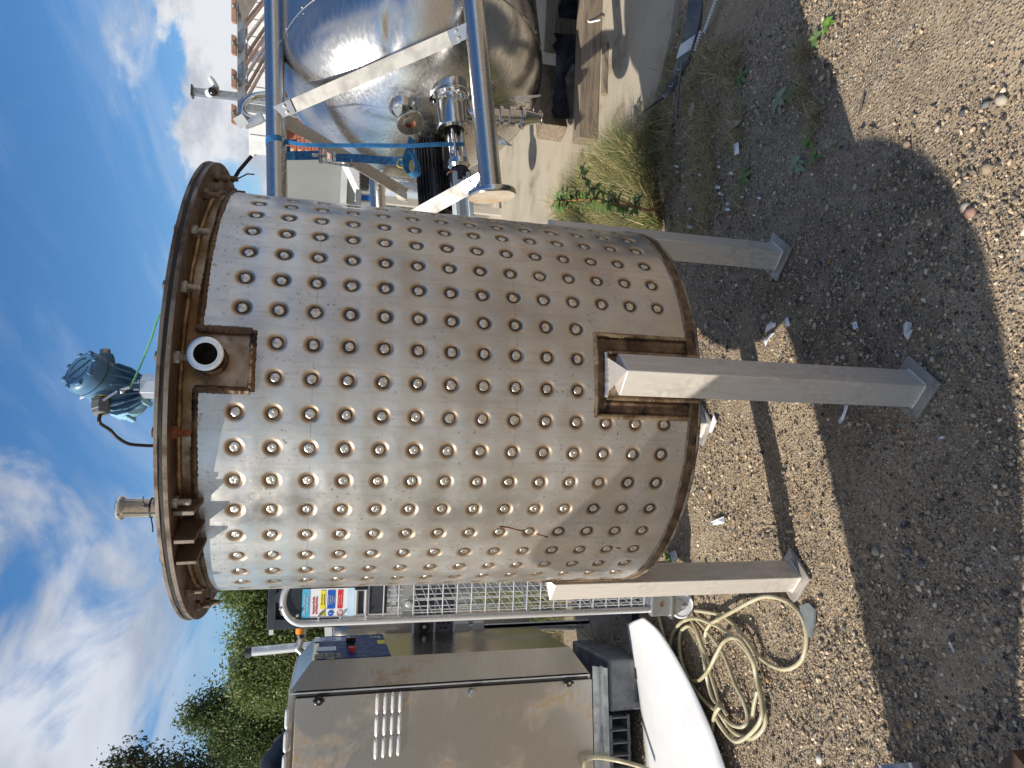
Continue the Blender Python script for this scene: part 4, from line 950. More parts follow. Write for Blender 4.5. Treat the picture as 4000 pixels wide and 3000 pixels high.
timber('timber_block', gnd(2205, 500, .03) + Vector((-.05, .0, 0)), gnd(2215, 380, .03) + Vector((.3, .3, 0)), .15, .19, 'short stained timber block wedged under the dished end')
timber('timber_bearer', gnd(2215, 200, .03), gnd(2240, -300, .03), .16, .16, 'dark timber bearer in the shade right under the vessel body')
timber('timber_lath', gnd(2370, 372, .03), gnd(2375, 172, .03), .035, .035, 'pale split lath lying beside the long timber baulk', cat='lath')
b = MB(); P = []
for i in range(14):
    r_ = []
    for j in range(6):
        u = i / 13; p = gnd(2215 + 60 * (j / 5) + 18 * u, 470 - 330 * u, .03); r_.append(p + Vector((0, 0, .02 + .06 * abs(mnoise.noise(Vector((i * .5, j * .7, 1)))) + .09 * (1 - j / 5))))
    P.append(r_)
b.grid(P); single('plastic_film', b, M['film'], 'crumpled black plastic film lying behind the long timber baulk', 'plastic film', loc=tuple(P[0][0]))
b = MB(); P = [[gnd(2268 + 40 * (j / 4), 85 - 160 * i / 7, .03) + Vector((0, 0, .16 + .03 * mnoise.noise(Vector((i * .8, j, 5))) - .03 * j)) for j in range(5)] for i in range(8)]
b.grid(P); single('plastic_film', b, M['film'], 'black plastic film rag draped over the timber tied with white string', 'plastic film', loc=tuple(P[0][0]))
b = MB(); b.path(smooth_pts([at(2290, 40, 4.3), at(2288, 60, 4.27), at(2300, 85, 4.24), at(2325, 82, 4.21), at(2345, 78, 4.18)]), .006, 6); single('white_string', b, M['white'], 'white plastic string tied round the timber baulk', 'string', loc=tuple(at(2300, 80, 4.24)))
# slotted steel strip, bent, with a toothed edge
ctr = [gnd(2716, -120, .04), gnd(2690, 0, .04), gnd(2678, 90, .05), gnd(2668, 150, .05), gnd(2650, 215, .06), gnd(2620, 300, .07), gnd(2580, 372, .08), gnd(2562, 396, .09)]
sp_ = smooth_pts(ctr, 5); strip = thing('slotted_strip', 'bent slotted grey steel strip lying across the concrete edge', 'metal strip', tuple(gnd(2650, 215)))
wv = Vector((.35, -.62, -.55)).normalized()
b = MB(); L = [[p, p + wv * .075, p + wv * .075 + Vector((.002, .002, -.002)), p + Vector((.002, .002, -.002)), p] for p in sp_]; b.grid(L); part('strip_plate', b, M['strip'], strip)
b = MB(); b.prism([sp_[-1], sp_[-1] + wv * .07, sp_[-1] + wv * .075 + Vector((-.02, .05, .01)), sp_[-1] + Vector((-.03, .09, .03))], (.002, 0, .003)); part('bent_tab', b, M['strip'], strip, smooth=False)
for k in range(3):
    c = sp_[-4 - 4 * k] + wv * .037; b = MB(); b.lathe(c, wv.cross(VA), [(-.003, .007), (.003, .007), (.003, .012), (-.003, .012), (-.003, .007)], 14); part('slot_rim', b, M['alu'], strip)
bd = MB()
for i in range(len(sp_) - 1):
    for q in (0, .5):
        p = sp_[i].lerp(sp_[i + 1], q) + wv * .082; bd.box(p, (.011, .006, .016), (VA, wv, VA.cross(wv).normalized()))
part('toothed_edge', bd, M['strip'], strip, kind='stuff', smooth=False)
b = MB(); b.prism([sp_[17] + wv * -.002 + Vector((0, -.001, .004)), sp_[21] + wv * -.002 + Vector((0, -.001, .004)), sp_[21] + wv * .076 + Vector((0, -.004, .004)), sp_[17] + wv * .076 + Vector((0, -.004, .004))], (0, 0, .001)); part('white_band', b, M['white_paint'], strip, smooth=False)
b = MB(); b.path([gnd(2665, 240, .05), gnd(2650, 330, .04), gnd(2640, 480, .02)], .007, 6); part('toothed_tail', b, M['strip'], strip)
def comb(p0, p1, nt, label):
    o = thing('plastic_comb', label, 'plastic strip', tuple(p0), group='white toothed strips by the concrete edge'); d = (Vector(p1) - Vector(p0)); L = d.length; d.normalize(); sd = Vector((d.y, -d.x, 0)); 
    if sd.y > 0: sd = -sd
    b = MB(); b.bar(p0, p1, .008, .004); part('spine', b, M['white'], o, smooth=False)
    for k in range(nt):
        b = MB(); q = Vector(p0) + d * L * (k + .5) / nt; b.bar(q + Vector((0, 0, .004)), q + sd * .05 + Vector((.012, 0, .012)), .006, .003); part('tooth', b, M['white'], o, smooth=False)
comb(gnd(2712, 200, .015), gnd(2735, 120, .02), 7, 'shorter white toothed strip lying apart on the dirt')
comb(gnd(2748, 125, .02), gnd(2800, -20, .03), 13, 'longer white toothed strip running out of the picture edge')

# ------------------------------------------------------------------ conveyor frame high behind the vessel
CY = 6.6
cf = thing('raised_conveyor', 'raised conveyor side frame with brown wear pads and silver slats above the vessel', 'conveyor', tuple(at(1700, 250, CY)))
cb0, cb1 = at(940, -260, CY), at(941, 482, CY); bdir = (cb1 - cb0).normalized()
rv = Vector((math.sin(rad(36)), math.cos(rad(36)), -.02)).normalized(); hp = at(925, 100, CY) - at(957, 100, CY); hh = hp.length
b = MB(); b.box((cb0 + cb1) / 2, ((cb1 - cb0).length, .02, hh), (bdir, rv - bdir * rv.dot(bdir), bdir.cross(rv))); b.bar(cb0 - Vector((0, .02, hh / 2)), cb1 - Vector((0, .02, hh / 2)), .05, .012)
part('side_beam', b, M['galv_dull'], cf, smooth=False)
for y0, y1 in ((-90, 88), (132, 214), (266, 345), (404, 486)):
    b = MB(); q = [at(903, y0, CY - .08), at(903, y1 - 6, CY - .08), at(922, y1, CY - .08), at(922, y0 + 8, CY - .08)]; b.prism(q, (0.01, .06, 0)); pd = part('wear_pad', b, M['brown_pad'], cf, bevel=.004, smooth=False)
    ym = (y0 + y1) / 2 if y0 > 0 else 28; b = MB(); b.bar(at(905, ym - 6, CY - .1), at(938, ym + 14, CY - .05), .03, .012); b.tube(at(908, ym - 4, CY - .13), at(908, ym - 4, CY - .08), .012, 10); part('pad_bracket', b, M['bolt'], cf)
for i, y0 in enumerate((-170, -90, 10, 96, 104, 160, 232, 262, 300, 366, 400)):
    p0 = at(952 + (i % 3) * 4, y0, CY + .05); L = (1.9, 2.3, 2.1)[i % 3]; b = MB(); b.bar(p0, p0 + rv * L, .034, .018); part('slat', b, M['alu'] if i % 3 else M['brown_pad'], cf, smooth=False)
b = MB(); b.bar(at(955, -100, CY + 1.2), at(958, 330, CY + .9), .04, .05); part('cross_tray', b, M['wood'], cf, smooth=False)
b = MB(); b.prism([at(900, -130, CY - .2), at(948, 90, CY - .2), at(1040, -60, CY + .2), at(1040, -150, CY + .2)], (.05, .08, 0)); part('end_guard', b, M['alu'], cf, smooth=False)
for yy in (-200, 420):
    p = at(960, yy, CY + .3); b = MB(); b.bar((p.x, p.y, 0), (p.x, p.y, p.z), .06, .06); part('support_post', b, M['galv_dull'], cf, smooth=False)
b = MB(); b.path(smooth_pts([at(1075, 366, CY - .3), at(1030, 368, CY - .3), at(985, 378, CY - .3), at(955, 405, CY - .3), at(948, 428, CY - .3), at(962, 450, CY - .3), at(988, 462, CY - .3)]), .026, 14); part('bent_tube', b, M['polished'], cf)
b = MB(); b.prism([at(910, 464, CY - .4), at(944, 444, CY - .4), at(972, 482, CY - .4), at(936, 504, CY - .4)], (.05, .12, 0)); part('lamp_face', b, M['white_paint'], cf, smooth=False)
b = MB(); b.prism([at(962, 470, CY - .36), at(992, 452, CY - .36), at(1014, 438, CY - .36), at(1030, 470, CY - .36), at(1012, 482, CY - .36), at(958, 502, CY - .36)], (.05, .16, 0)); part('lamp_housing', b, M['alu'], cf, smooth=False)

# ------------------------------------------------------------------ camera pole
pt = at(752, 358, 14); pb = Vector((pt.x + .12, pt.y, 0))
cp = thing('camera_pole', 'grey steel pole with two security cameras against the cloud', 'pole', tuple(pb))
b = MB(); b.bar(pb, pt, .12, .12); part('pole', b, M['galv_dull'], cp, smooth=False)
b = MB(); b.box(pt, (.2, .2, .03)); part('pole_cap', b, M['dark_grey'], cp)
p = at(846, 340, 13.9); b = MB(); b.tube(p + Vector((.12, 0, .09)), p + Vector((-.02, 0, .0)), .055, 14); b.tube(p + Vector((.12, 0, .09)), p + Vector((.16, 0, .12)), .04, 14); part('bullet_camera', b, M['white_paint'], cp)
b = MB(); b.bar(p + Vector((0, .05, -.02)), at(852, 362, 13.9), .03, .03); part('camera_bracket', b, M['galv_dull'], cp)
p = at(832, 358, 13.85); b = MB(); b.sphere(p, .085, 16, 10); part('dome_camera', b, M['black_gloss'], cp)
b = MB(); b.tube(p + Vector((0, .02, .02)), p + Vector((0, .1, .09)), .08, 14); part('camera_mount', b, M['white_paint'], cp)

# ------------------------------------------------------------------ brick building
BY = 15.5; WX0 = at(1150, 604, BY).x
bh = thing('brick_building', 'low red brick building with white fascia behind the vessel', 'building', (WX0, BY, 0))
wz = at(1052, 560, 15.5).z
b = MB(); b.box((WX0 + 7, BY + 3.03, wz / 2), (14, 6, wz)); part('wall', b, M['mortar'], bh, smooth=False)
bb = MB(); bb.box((0, 0, 0), (.208, .03, .060)); bme = bb.mesh('brick', M['brick'], smooth=False)
cnt = 0; rows = [wz - 1.72 + .075 * i for i in range(23)]; left = MB()
for ri, z in enumerate(rows):
    for k in range(14):
        x = WX0 + .1075 + .225 * k + (.1125 if ri % 2 else 0)
        if cnt < 296: 
            inst('brick', bme, bh, Matrix.Translation((x, BY + .02 - random.uniform(0, .004), z))); cnt += 1
        else: left.box((x, BY + .02, z), (.208, .03, .060))
for ri in range(20):
    z = wz - 1.795 - .075 * ri
    for k in range(14): left.box((WX0 + .1075 + .225 * k + (.1125 if ri % 2 else 0), BY + .02, z), (.208, .03, .060))
part('brickwork', left, M['brick'], bh, kind='stuff', smooth=False)
b = MB(); fz = wz + .0
b.box((WX0 + 7.0, BY - .45, fz + .16), (14.1, .03, .36)); part('fascia_board', b, M['white_paint'], bh, smooth=False)
b = MB(); b.box((WX0 + 7.0, BY - .2, fz - .09), (14.0, .46, .02)); part('soffit', b, M['white_paint'], bh, smooth=False)
b = MB(); b.box((WX0 + 7, BY + 2.8, fz + .30), (14.2, 6.4, .10)); part('roof', b, M['white_paint'], bh, smooth=False)
for k in range(30):
    b = MB(); b.box((WX0 + .3 + .3 * k, BY - .475, fz + .13), (.04, .02, .40)); part('fascia_rib', b, M['white_paint'], bh, smooth=False)
b = MB(); b.box((WX0 + .12, BY - .02, wz - 2.2), (.24, .04, 1.2)); part('corner_board', b, M['white_paint'], bh, smooth=False)
b = MB(); b.box((WX0 + 5.9, BY - .04, wz - 1.5), (5.2, .05, 2.9)); dr_ = part('panel_door', b, M['white_paint'], bh, smooth=False)
for k in range(1, 5):
    b = MB(); b.box((WX0 + 5.9, BY - .075, wz - 2.9 + .55 * k), (5.2, .02, .03)); part('panel_rib', b, M['white_paint'], dr_, smooth=False)

bh.rotation_euler.z = rad(-21)
# ------------------------------------------------------------------ cabin, white trailer and other far things seen between tank and vessel
c0 = at(1100, 598, 11.5); c1 = at(1120, 900, 11.5)
cz = 2.62
cab = thing('site_cabin', 'pale grey green panelled cabin beyond the vessel legs', 'cabin', (c1.x + 1, 12.2, 0))
xs0, xs1 = c1.x - .6, c0.x
b = MB(); b.box(((xs0 + xs1) / 2, 12.7, cz / 2 + .1), (xs1 - xs0, 2.4, cz - .2)); part('wall', b, M['cream_paint'], cab, smooth=False)
b = MB(); b.box(((xs0 + xs1) / 2, 12.7, cz + .04), (xs1 - xs0 + .12, 2.5, .10)); part('roof', b, M['white_paint'], cab, smooth=False)
b = MB(); b.box(((xs0 + xs1) / 2, 11.44, 1.62), (xs1 - xs0, .06, .10)); part('rail', b, M['white_paint'], cab, smooth=False)
tl = thing('white_hopper', 'white steel hopper side with ragged lower edge beside the cabin', 'hopper', tuple(at(1600, 660, 8.6)))
b = MB(); q = [at(1338, 604, 8.6), at(1475, 590, 8.6), at(1475, 648, 8.6), at(1428, 660, 8.6), at(1410, 745, 8.6), at(1400, 735, 8.6)]; b.prism(q, (0, .5, 0)); part('hopper_side', b, M['white_paint'], tl, smooth=False)
b = MB(); z0 = [at(1404 + (6 if i % 2 else 0), 640 + i * 8, 8.5) for i in range(13)]; z1 = [at(1436 + (6 if i % 2 else 0), 640 + i * 8, 8.5) for i in range(13)]; b.prism(z0 + z1[::-1], (0, .1, 0)); part('ragged_edge', b, M['dark_hole'], tl, smooth=False)
b = MB(); p = at(1600, 640, 8.7); b.box((p.x, 8.9, .7), (.6, .35, 1.4)); part('stand', b, M['galv_dull'], tl, smooth=False)
sc = thing('steel_cylinder', 'plain stainless cylinder standing behind the angle brace and strap', 'cylinder', (at(1500, 720, 7.6).x, 7.6, 0))
p0 = at(1476, 700, 7.6); b = MB(); rr_ = .30; b.lathe((p0.x, 7.6, 0), (0, 0, 1), [(0.02, rr_), (p0.z - .03, rr_), (p0.z, rr_ - .01), (p0.z, 0)], 48); part('drum', b, M['vessel'], sc)
b = MB(); b.lathe((p0.x, 7.6, 0), (0, 0, 1), [(p0.z - .02, rr_ + .003), (p0.z - .02, rr_ + .02), (p0.z + .02, rr_ + .02), (p0.z + .02, rr_ + .003)], 48); part('rim_band', b, M['dark_grey'], sc)
mf = thing('machine_frame', 'grey machine rail with a short blue stripe left of the cylinder', 'frame', (at(1420, 770, 7.0).x, 7.0, 0))
p = at(1386, 770, 7.0); q = at(1382, 830, 7.0); b = MB(); b.bar((p.x, 7, 0), (p.x, 7, p.z), .07, .07); part('post', b, M['leg'], mf, smooth=False)
b = MB(); b.bar(at(1400, 748, 7.0), at(1398, 900, 7.0), .16, .05); part('rail', b, M['galv_dull'], mf, smooth=False)
b = MB(); b.bar(at(1392, 772, 6.96), at(1448, 775, 6.96), .05, .012); part('blue_stripe', b, M['blue'], mf, smooth=False)
# ------------------------------------------------------------------ stainless steam cabinet, left
K0 = Vector((at(1700, 2668, 3.3).x, 3.3, 0)); KE = Vector((-0.983, -0.183, 0)).normalized(); KB = Vector((0.183, -0.983, 0)).normalized() * -1
UP = Vector((0, 0, 1)); KZ0, KZ1 = .285, 1.752
cabn = thing('steam_cabinet', 'brushed stainless machine cabinet with navy control panel and louvred side door', 'machine', tuple(K0 + KE * .6 + KB * .35))
def kd(x, y, off=0.0): return hit(x, y, K0 - KB * off, KB)          # on the door side
FA, FBk, FW = .12, .064, .69
FN = -KE                                                            # the front looks right
F0 = K0 + FN * FA
def kf(x, y, off=0.0): return hit(x, y, F0 + FN * off, FN)
def kp(u, w, z): return K0 + KE * u + KB * w + UP * z               # u to the left along the door, w to the back
b = MB(); b.prism([kp(.012, .012, KZ0), kp(1.25, .012, KZ0), kp(1.25, .76, KZ0), kp(.012, .76, KZ0)], UP * (KZ1 - .02 - KZ0)); part('body', b, M['cabinet'], cabn, smooth=False)
b = MB(); b.prism([kp(-.004, -.004, KZ1 - .02), kp(1.26, -.004, KZ1 - .02), kp(1.26, .77, KZ1 - .02), kp(-.004, .77, KZ1 - .02)], UP * .022); part('top_sheet', b, M['cabinet'], cabn, smooth=False)
dz1 = kd(1155, 2720).z; dz0 = kd(2311, 2640).z
b = MB(); b.prism([kp(.028, -.004, dz0), kp(1.25, -.004, dz0), kp(1.25, -.004, dz1), kp(.028, -.004, dz1)], KB * .014); door = part('side_door', b, M['cabinet'], cabn, bevel=.003, smooth=False)
b = MB(); b.prism([kp(.020, .004, dz1 + .012), kp(1.25, .004, dz1 + .012), kp(1.25, .004, KZ1 - .022), kp(.020, .004, KZ1 - .022)], KB * .006); part('top_rail', b, M['cabinet'], cabn, smooth=False)
# pillow front: rim, four chamfers, flat
zt, zb = 1.657, .378
o_ = [kp(0, 0, KZ0 + .012), kp(0, .76, KZ0 + .012), kp(0, .76, KZ1 - .002), kp(0, 0, KZ1 - .002)]
i_ = [K0 + FN * FA + KB * FBk + UP * zb, K0 + FN * FA + KB * FW + UP * zb, K0 + FN * FA + KB * FW + UP * zt, K0 + FN * FA + KB * FBk + UP * zt]
for k, nm in enumerate(('chamfer_bottom', 'chamfer_back', 'chamfer_top', 'chamfer_side')):
    b = MB(); j = (k + 1) % 4; b.add([o_[k], o_[j], i_[j], i_[k]], [(0, 1, 2, 3)]); part('front_chamfer', b, M['cabinet'] if k == 3 else M['cabinet2'], cabn, smooth=False)
b = MB(); b.add(i_, [(0, 1, 2, 3)]); fr = part('front_panel', b, M['cabinet2'], cabn, smooth=False)
b = MB(); b.bar(o_[0] - KB * .004 + KE * .006, o_[3] - KB * .004 + KE * .006, .006, .014, KB); part('edge_fold', b, M['galv'], cabn, smooth=False)
b = MB(); b.prism([kp(-.004, -.002, KZ0 + .02), kp(.016, -.002, KZ0 + .02), kp(.016, -.002, KZ1 - .03), kp(-.004, -.002, KZ1 - .03)], KB * .004 + KE * .02); part('door_gap', b, M['dark_hole'], cabn, smooth=False)
# navy control panel and what is on it
def fpt(w, z, off=.0): return F0 + FN * off + KB * w + UP * z
pz1 = zt - .025; pz0 = kf(1530, 2570).z
b = MB(); b.prism([fpt(FBk + .005, pz0, .001), fpt(FW - .008, pz0, .001), fpt(FW - .008, pz1, .001), fpt(FBk + .005, pz1, .001)], FN * .002); cp_ = part('control_panel', b, M['panel_blue'], fr, smooth=False)
def fbox(name, x0, y0, x1, y1, th, mat, par=cp_, off=.003):
    p0 = kf(x0, y0, off); p1 = kf(x1, y1, off); w0, w1 = sorted(((p0 - F0).dot(KB), (p1 - F0).dot(KB))); z0, z1 = sorted((p0.z, p1.z))
    b = MB(); b.prism([fpt(w0, z0, off), fpt(w1, z0, off), fpt(w1, z1, off), fpt(w0, z1, off)], FN * th); return part(name, b, M[mat], fr if par is None else par, smooth=False), (w0, w1, z0, z1)
mg, (w0, w1, z0, z1) = fbox('safety_sign', 1227, 2508, 1365, 2488, .002, 'paper')
wc, zc = (w0 + w1) / 2, (z0 + z1) / 2; sw, sh = w1 - w0, z1 - z0
b = MB(); c = fpt(wc, z0 + sh * .62, .0055); R_ = sw * .43
b.lathe(c, FN, [(0, R_), (.0006, R_), (.0006, 0)], 36); part('sign_disc', b, M['blue'], mg)
b = MB(); b.lathe(c + FN * .001, FN, [(0, R_ * .62), (.0006, R_ * .62), (.0006, R_ * .46), (0, R_ * .46)], 30, ang=(-.3, 3.44)); b.box(c + FN * .001 - UP * R_ * .25 - KB * R_ * .54, (R_ * .26, .001, R_ * .5), (KB, FN, UP)); b.box(c + FN * .001 - UP * R_ * .25 + KB * R_ * .54, (R_ * .26, .001, R_ * .5), (KB, FN, UP)); part('ear_muff_symbol', b, M['paper'], mg)
b = MB(); b.box(fpt(wc, z0 + sh * .14, .0055), (sw * .86, .001, sh * .2), (KB, FN, UP)); part('sign_band', b, M['blue'], mg, smooth=False)
pp_, (w0, w1, z0, z1) = fbox('notice_paper', 1236, 2544, 1312, 2526, .0015, 'paper')
b = MB()
for k in range(9): b.box(fpt((w0 + w1) / 2, z0 + (z1 - z0) * (k + 1) / 10.5, .0048), ((w1 - w0) * random.uniform(.6, .82), .0004, (z1 - z0) * .028), (KB, FN, UP))
part('printed_lines', b, M['sign_blue'], pp_, smooth=False, kind='stuff')
b = MB(); c = kf(1370, 2513, .02); b.lathe(c - FN * .018, FN, [(0, .022), (.012, .022), (.014, .018), (.02, .018)], 20); b.box(c + FN * .014, (.016, .03, .05), (KB, FN, UP)); part('rotary_switch', b, M['black_gloss'], cp_, bevel=.002)
b = MB(); c = kf(1370, 2529, .012); b.lathe(c - FN * .010, FN, [(0, .017), (.012, .017), (.013, .013), (.013, 0)], 20); part('green_button', b, M['green_btn'], cp_)
b = MB(); c = kf(1374, 2539, .016); b.lathe(c - FN * .014, FN, [(0, .012), (.01, .012), (.012, .019), (.028, .019), (.03, .015), (.03, 0)], 20); part('red_button', b, M['red'], cp_)
yl, (w0, w1, z0, z1) = fbox('warning_sticker', 1477, 2515, 1500, 2500, .001, 'yellow')
b = MB(); c = fpt((w0 + w1) / 2, (z0 + z1) / 2, .0048); b.prism([c + UP * .014, c - KB * .006 - UP * .002, c + KB * .002 - UP * .002, c - KB * .004 - UP * .016, c + KB * .008 + UP * .004, c + KB * .001 + UP * .004], FN * .0004); part('lightning_symbol', b, M['ink'], yl, smooth=False)
fbox('data_sticker', 1476, 2493, 1484, 2484, .001, 'gold_ink'); fbox('data_sticker', 1462, 2490, 1470, 2485, .001, 'gold_ink'); fbox('data_sticker', 1447, 2490, 1456, 2485, .001, 'gold_ink')
fr_r = KB; 
lettering('MINISR', kf(1249, 2563, .0036), KB, UP, .062, M['gold_ink'], cp_, sx=.62, bold=.012)
lettering('AUTO', kf(1291, 2562, .0036), KB, UP, .062, M['gold_ink'], cp_, sx=.95, bold=.012)
lettering('STEAMER', kf(1324, 2561, .0036), KB, UP, .026, M['gold_ink'], cp_, sx=1.0, bold=.012)
# louvres
def louvre(c, w, h, par, name='louvre'):
    n = 10; P = []
    for i in range(n + 1):
        u = -1 + 2 * i / n; e = math.sqrt(max(0, 1 - abs(u) ** 5)); P.append([c + KE * (u * w / 2) + UP * (-h / 2 * e) , c + KE * (u * w / 2) - KB * (.011 * e) + UP * (-h * .1), c + KE * (u * w / 2) - KB * (.010 * e) + UP * (h * .22 * e), c + KE * (u * w / 2) + UP * (h / 2 * e)])
    b = MB(); b.grid(P); part(name, b, M['louvre'], par, angle=60)
for cx, ys in ((1473, (2751, 2838, 2925)), (1503, (2749, 2833, 2919)), (1532, (2745, 2829, 2914)), (1561, (2743, 2827, 2911))):
    for y in ys: louvre(kd(cx - (y - 2745) * .04 + 2, y, .005), .098, .020, door)
for y in (2807, 2898, 2990): louvre(kd(1122 - (y - 2800) * .06, y, .0), .098, .022, cabn)
# locks, spigot
for x, y in ((1245, 2737), (2220, 2665)):
    c = kd(x, y, .005); b = MB(); b.lathe(c, -KB, [(0, .0215), (.006, .0215), (.009, .018), (.009, .012), (.020, .010), (.020, 0)], 24); lk = part('quarter_turn_lock', b, M['black'], door)
    b = MB(); b.box(c - KB * .013, (.052, .012, .011), (UP, KB, KE)); part('lock_wing', b, M['black'], lk, bevel=.003)
    b = MB(); b.lathe(c - KB * .0195, -KB, [(0, .006), (.002, .006), (.002, 0)], 14); part('lock_barrel', b, M['polished'] if x < 2000 else M['brass'], lk)
c = kd(1840, 2703, .005); b = MB(); b.lathe(c, (-KB).lerp(FN, .0), [(0, .0185), (.03, .0185), (.034, .0165), (.034, .0115), (0.0, .011), (0, 0)], 28); sg_ = part('pipe_spigot', b, M['polished'], cabn)
# base channel and what holds the cabinet up
b = MB(); cz0 = kd(2400, 2700).z
pth = [kp(-.03, .03, KZ0 - .002), kp(1.25, .03, KZ0 - .002)]
b.prism([kp(-.02, -.008, KZ0 - .085), kp(1.25, -.008, KZ0 - .085), kp(1.25, -.008, KZ0 - .004), kp(-.035, -.008, KZ0 - .004)], KB * .005); b.prism([kp(-.035, -.03, KZ0 - .045), kp(1.25, -.03, KZ0 - .045), kp(1.25, -.03, KZ0 - .050), kp(-.035, -.03, KZ0 - .050)], KB * .025)
part('base_channel', b, M['galv_dull'], cabn, smooth=False)
b = MB(); b.prism([kp(.03, .03, KZ0 - .10), kp(1.2, .03, KZ0 - .10), kp(1.2, .72, KZ0 - .10), kp(.03, .72, KZ0 - .10)], UP * .099); part('base_frame', b, M['dark_grey'], cabn, smooth=False)
def under(x, y, w=.02): return hit(x, y, K0 - KB * (-w), KB)
cr = thing('plastic_crate', 'dark grey plastic bin under the right end of the cabinet', 'crate', tuple(kp(.1, .3, 0)))
b = MB(); b.prism([kp(-.05, .02, .0), kp(.20, .02, .0), kp(.20, .60, .0), kp(-.05, .60, .0)], UP * (KZ0 - .105)); part('bin_wall', b, M['grey_plastic'], cr, bevel=.014)
b = MB(); b.box(kp(.02, .012, .03), (.05, .02, .02), (KE, KB, UP)); part('grip_slot', b, M['dark_hole'], cr, smooth=False)
pl = thing('plastic_pallet', 'black ribbed plastic pallet edge under the middle of the cabinet', 'pallet', tuple(kp(.6, .3, 0)))
b = MB(); b.prism([kp(.22, .03, KZ0 - .118), kp(1.1, .03, KZ0 - .118), kp(1.1, .68, KZ0 - .118), kp(.22, .68, KZ0 - .118)], UP * .016); b.prism([kp(.22, .03, KZ0 - .215), kp(1.1, .03, KZ0 - .215), kp(1.1, .68, KZ0 - .215), kp(.22, .68, KZ0 - .215)], UP * .014); part('deck', b, M['grey_plastic'], pl, smooth=False)
for k in range(15):
    b = MB(); b.box(kp(.23 + .06 * k, .06, KZ0 - .16), (.006, .08, .10), (KE, KB, UP)); part('rib', b, M['grey_plastic'], pl, smooth=False)
b = MB(); b.prism([kp(.25, .2, 0), kp(1.05, .2, 0), kp(1.05, .66, 0), kp(.25, .66, 0)], UP * (KZ0 - .22)); part('foot_block', b, M['black'], pl, smooth=False)
# black bag on the cabinet
b = MB(); P = []
pk = [(.20, .0), (.27, .03), (.36, .11), (.46, .135), (.55, .12), (.66, .115), (.80, .13), (.95, .125), (1.1, .10), (1.2, .0)]
for i in range(40):
    u = .2 + 1.0 * i / 39; hgt = np.interp(u, [a for a, _ in pk], [c for _, c in pk]); row = []
    for j in range(13):
        v = math.pi * j / 12; nzv = .022 * mnoise.noise(Vector((u * 14, v * 2.2, 3))) + .012 * mnoise.noise(Vector((u * 40, v * 5, 8)))
        row.append(kp(u, .30 - math.cos(v) * (.26 * min(1, hgt * 12)) + nzv, KZ1 + .004 + max(0, math.sin(v) * (hgt + nzv))))
    P.append(row)
b.grid(P); single('black_bag', b, M['film'], 'crumpled black plastic sheeting lying on top of the steam cabinet', 'plastic sheet', loc=tuple(kp(.6, .3, KZ1)))

# ------------------------------------------------------------------ roll cage trolley behind the left leg
TY = 2.83
tl_, tr_ = at(1700, 2424, TY), at(1700, 2255, TY)
TXm = (at(1800, 2419, TY).x + .012)
tw = thing('roll_cage', 'galvanised roll cage trolley with wire mesh sides and a safety notice', 'trolley', (TXm + .1, TY + .3, 0))
xl = at(1900, 2418, TY).x + .012; xr = xl + .188; rT = .0135
ztop = at(1092, 2345, TY).z; zsp = at(1200, 2428, TY).z; zbase = at(2545, 2400, TY).z
ru = (xr - xl) / 2; xm = (xl + xr) / 2
def hoop(y):
    pts = [Vector((xl, y, zbase - .02)), Vector((xl, y, (zbase + zsp) / 2)), Vector((xl, y, ztop - ru))]
    pts += [Vector((xm - ru * math.cos(q), y, ztop - ru + (ru - rT) * math.sin(q))) for q in np.linspace(.12, math.pi - .12, 22)]
    return pts + [Vector((xr, y, ztop - ru)), Vector((xr, y, (zbase + zsp) / 2)), Vector((xr, y, zbase - .02))]
for k, y in enumerate((TY, TY + .62)):
    b = MB(); b.path(hoop(y), rT, 14); part('end_hoop', b, M['galv'], tw)
def wires(name, ps, r=.0031, n=6, mat='galv'):
    for p0, p1 in ps:
        b = MB(); b.tube(p0, p1, r, n); part(name, b, M[mat], tw)
zm1 = at(1440, 2340, TY).z; zm0 = zbase + .02
nz_ = 21
wires('mesh_wire', [((xl, TY - .003, z), (xr, TY - .003, z)) for z in np.linspace(zm0 + .02, zm1, nz_)])
wires('mesh_wire', [((x, TY + .003, zm0), (x, TY + .003, zm1)) for x in (xl + .035, xm - .012, xr - .035)])
# side mesh panels going back
for xs_ in (xl + .012,):
    wires('side_wire', [((xs_, TY + .03, z), (xs_ + .0, TY + .60, z)) for z in np.linspace(zm0 + .02, zm1 - .02, 30)], .0026, 5)
    wires('side_wire', [((xs_ + .004, TY + .03 + .57 * i / 7, zm0), (xs_ + .004, TY + .03 + .57 * i / 7, zm1)) for i in range(8)], .0026, 5)
wires('rear_wire', [((xl, TY + .62, z), (xr, TY + .62, z)) for z in np.linspace(zm0 + .02, zm1, 24)], .0022, 5)
for z in (zm0 + .25, zm0 + .55):
    b = MB(); b.tube((xl, TY + .005, z), (xr, TY + .60, z - .07), .006, 8); part('cross_stay', b, M['galv'], tw)
b = MB(); b.box((xm, TY + .004, zm1 - .16), (xr - xl - .01, .006, .045)); rl = part('hinge_band', b, M['galv_dull'], tw, smooth=False)
b = MB(); b.lathe((xm - .03, TY, zm1 - .16), (0, -1, 0), [(0, .013), (.008, .013), (.010, .009), (.010, 0)], 18); part('hinge_bolt', b, M['galv'], rl)
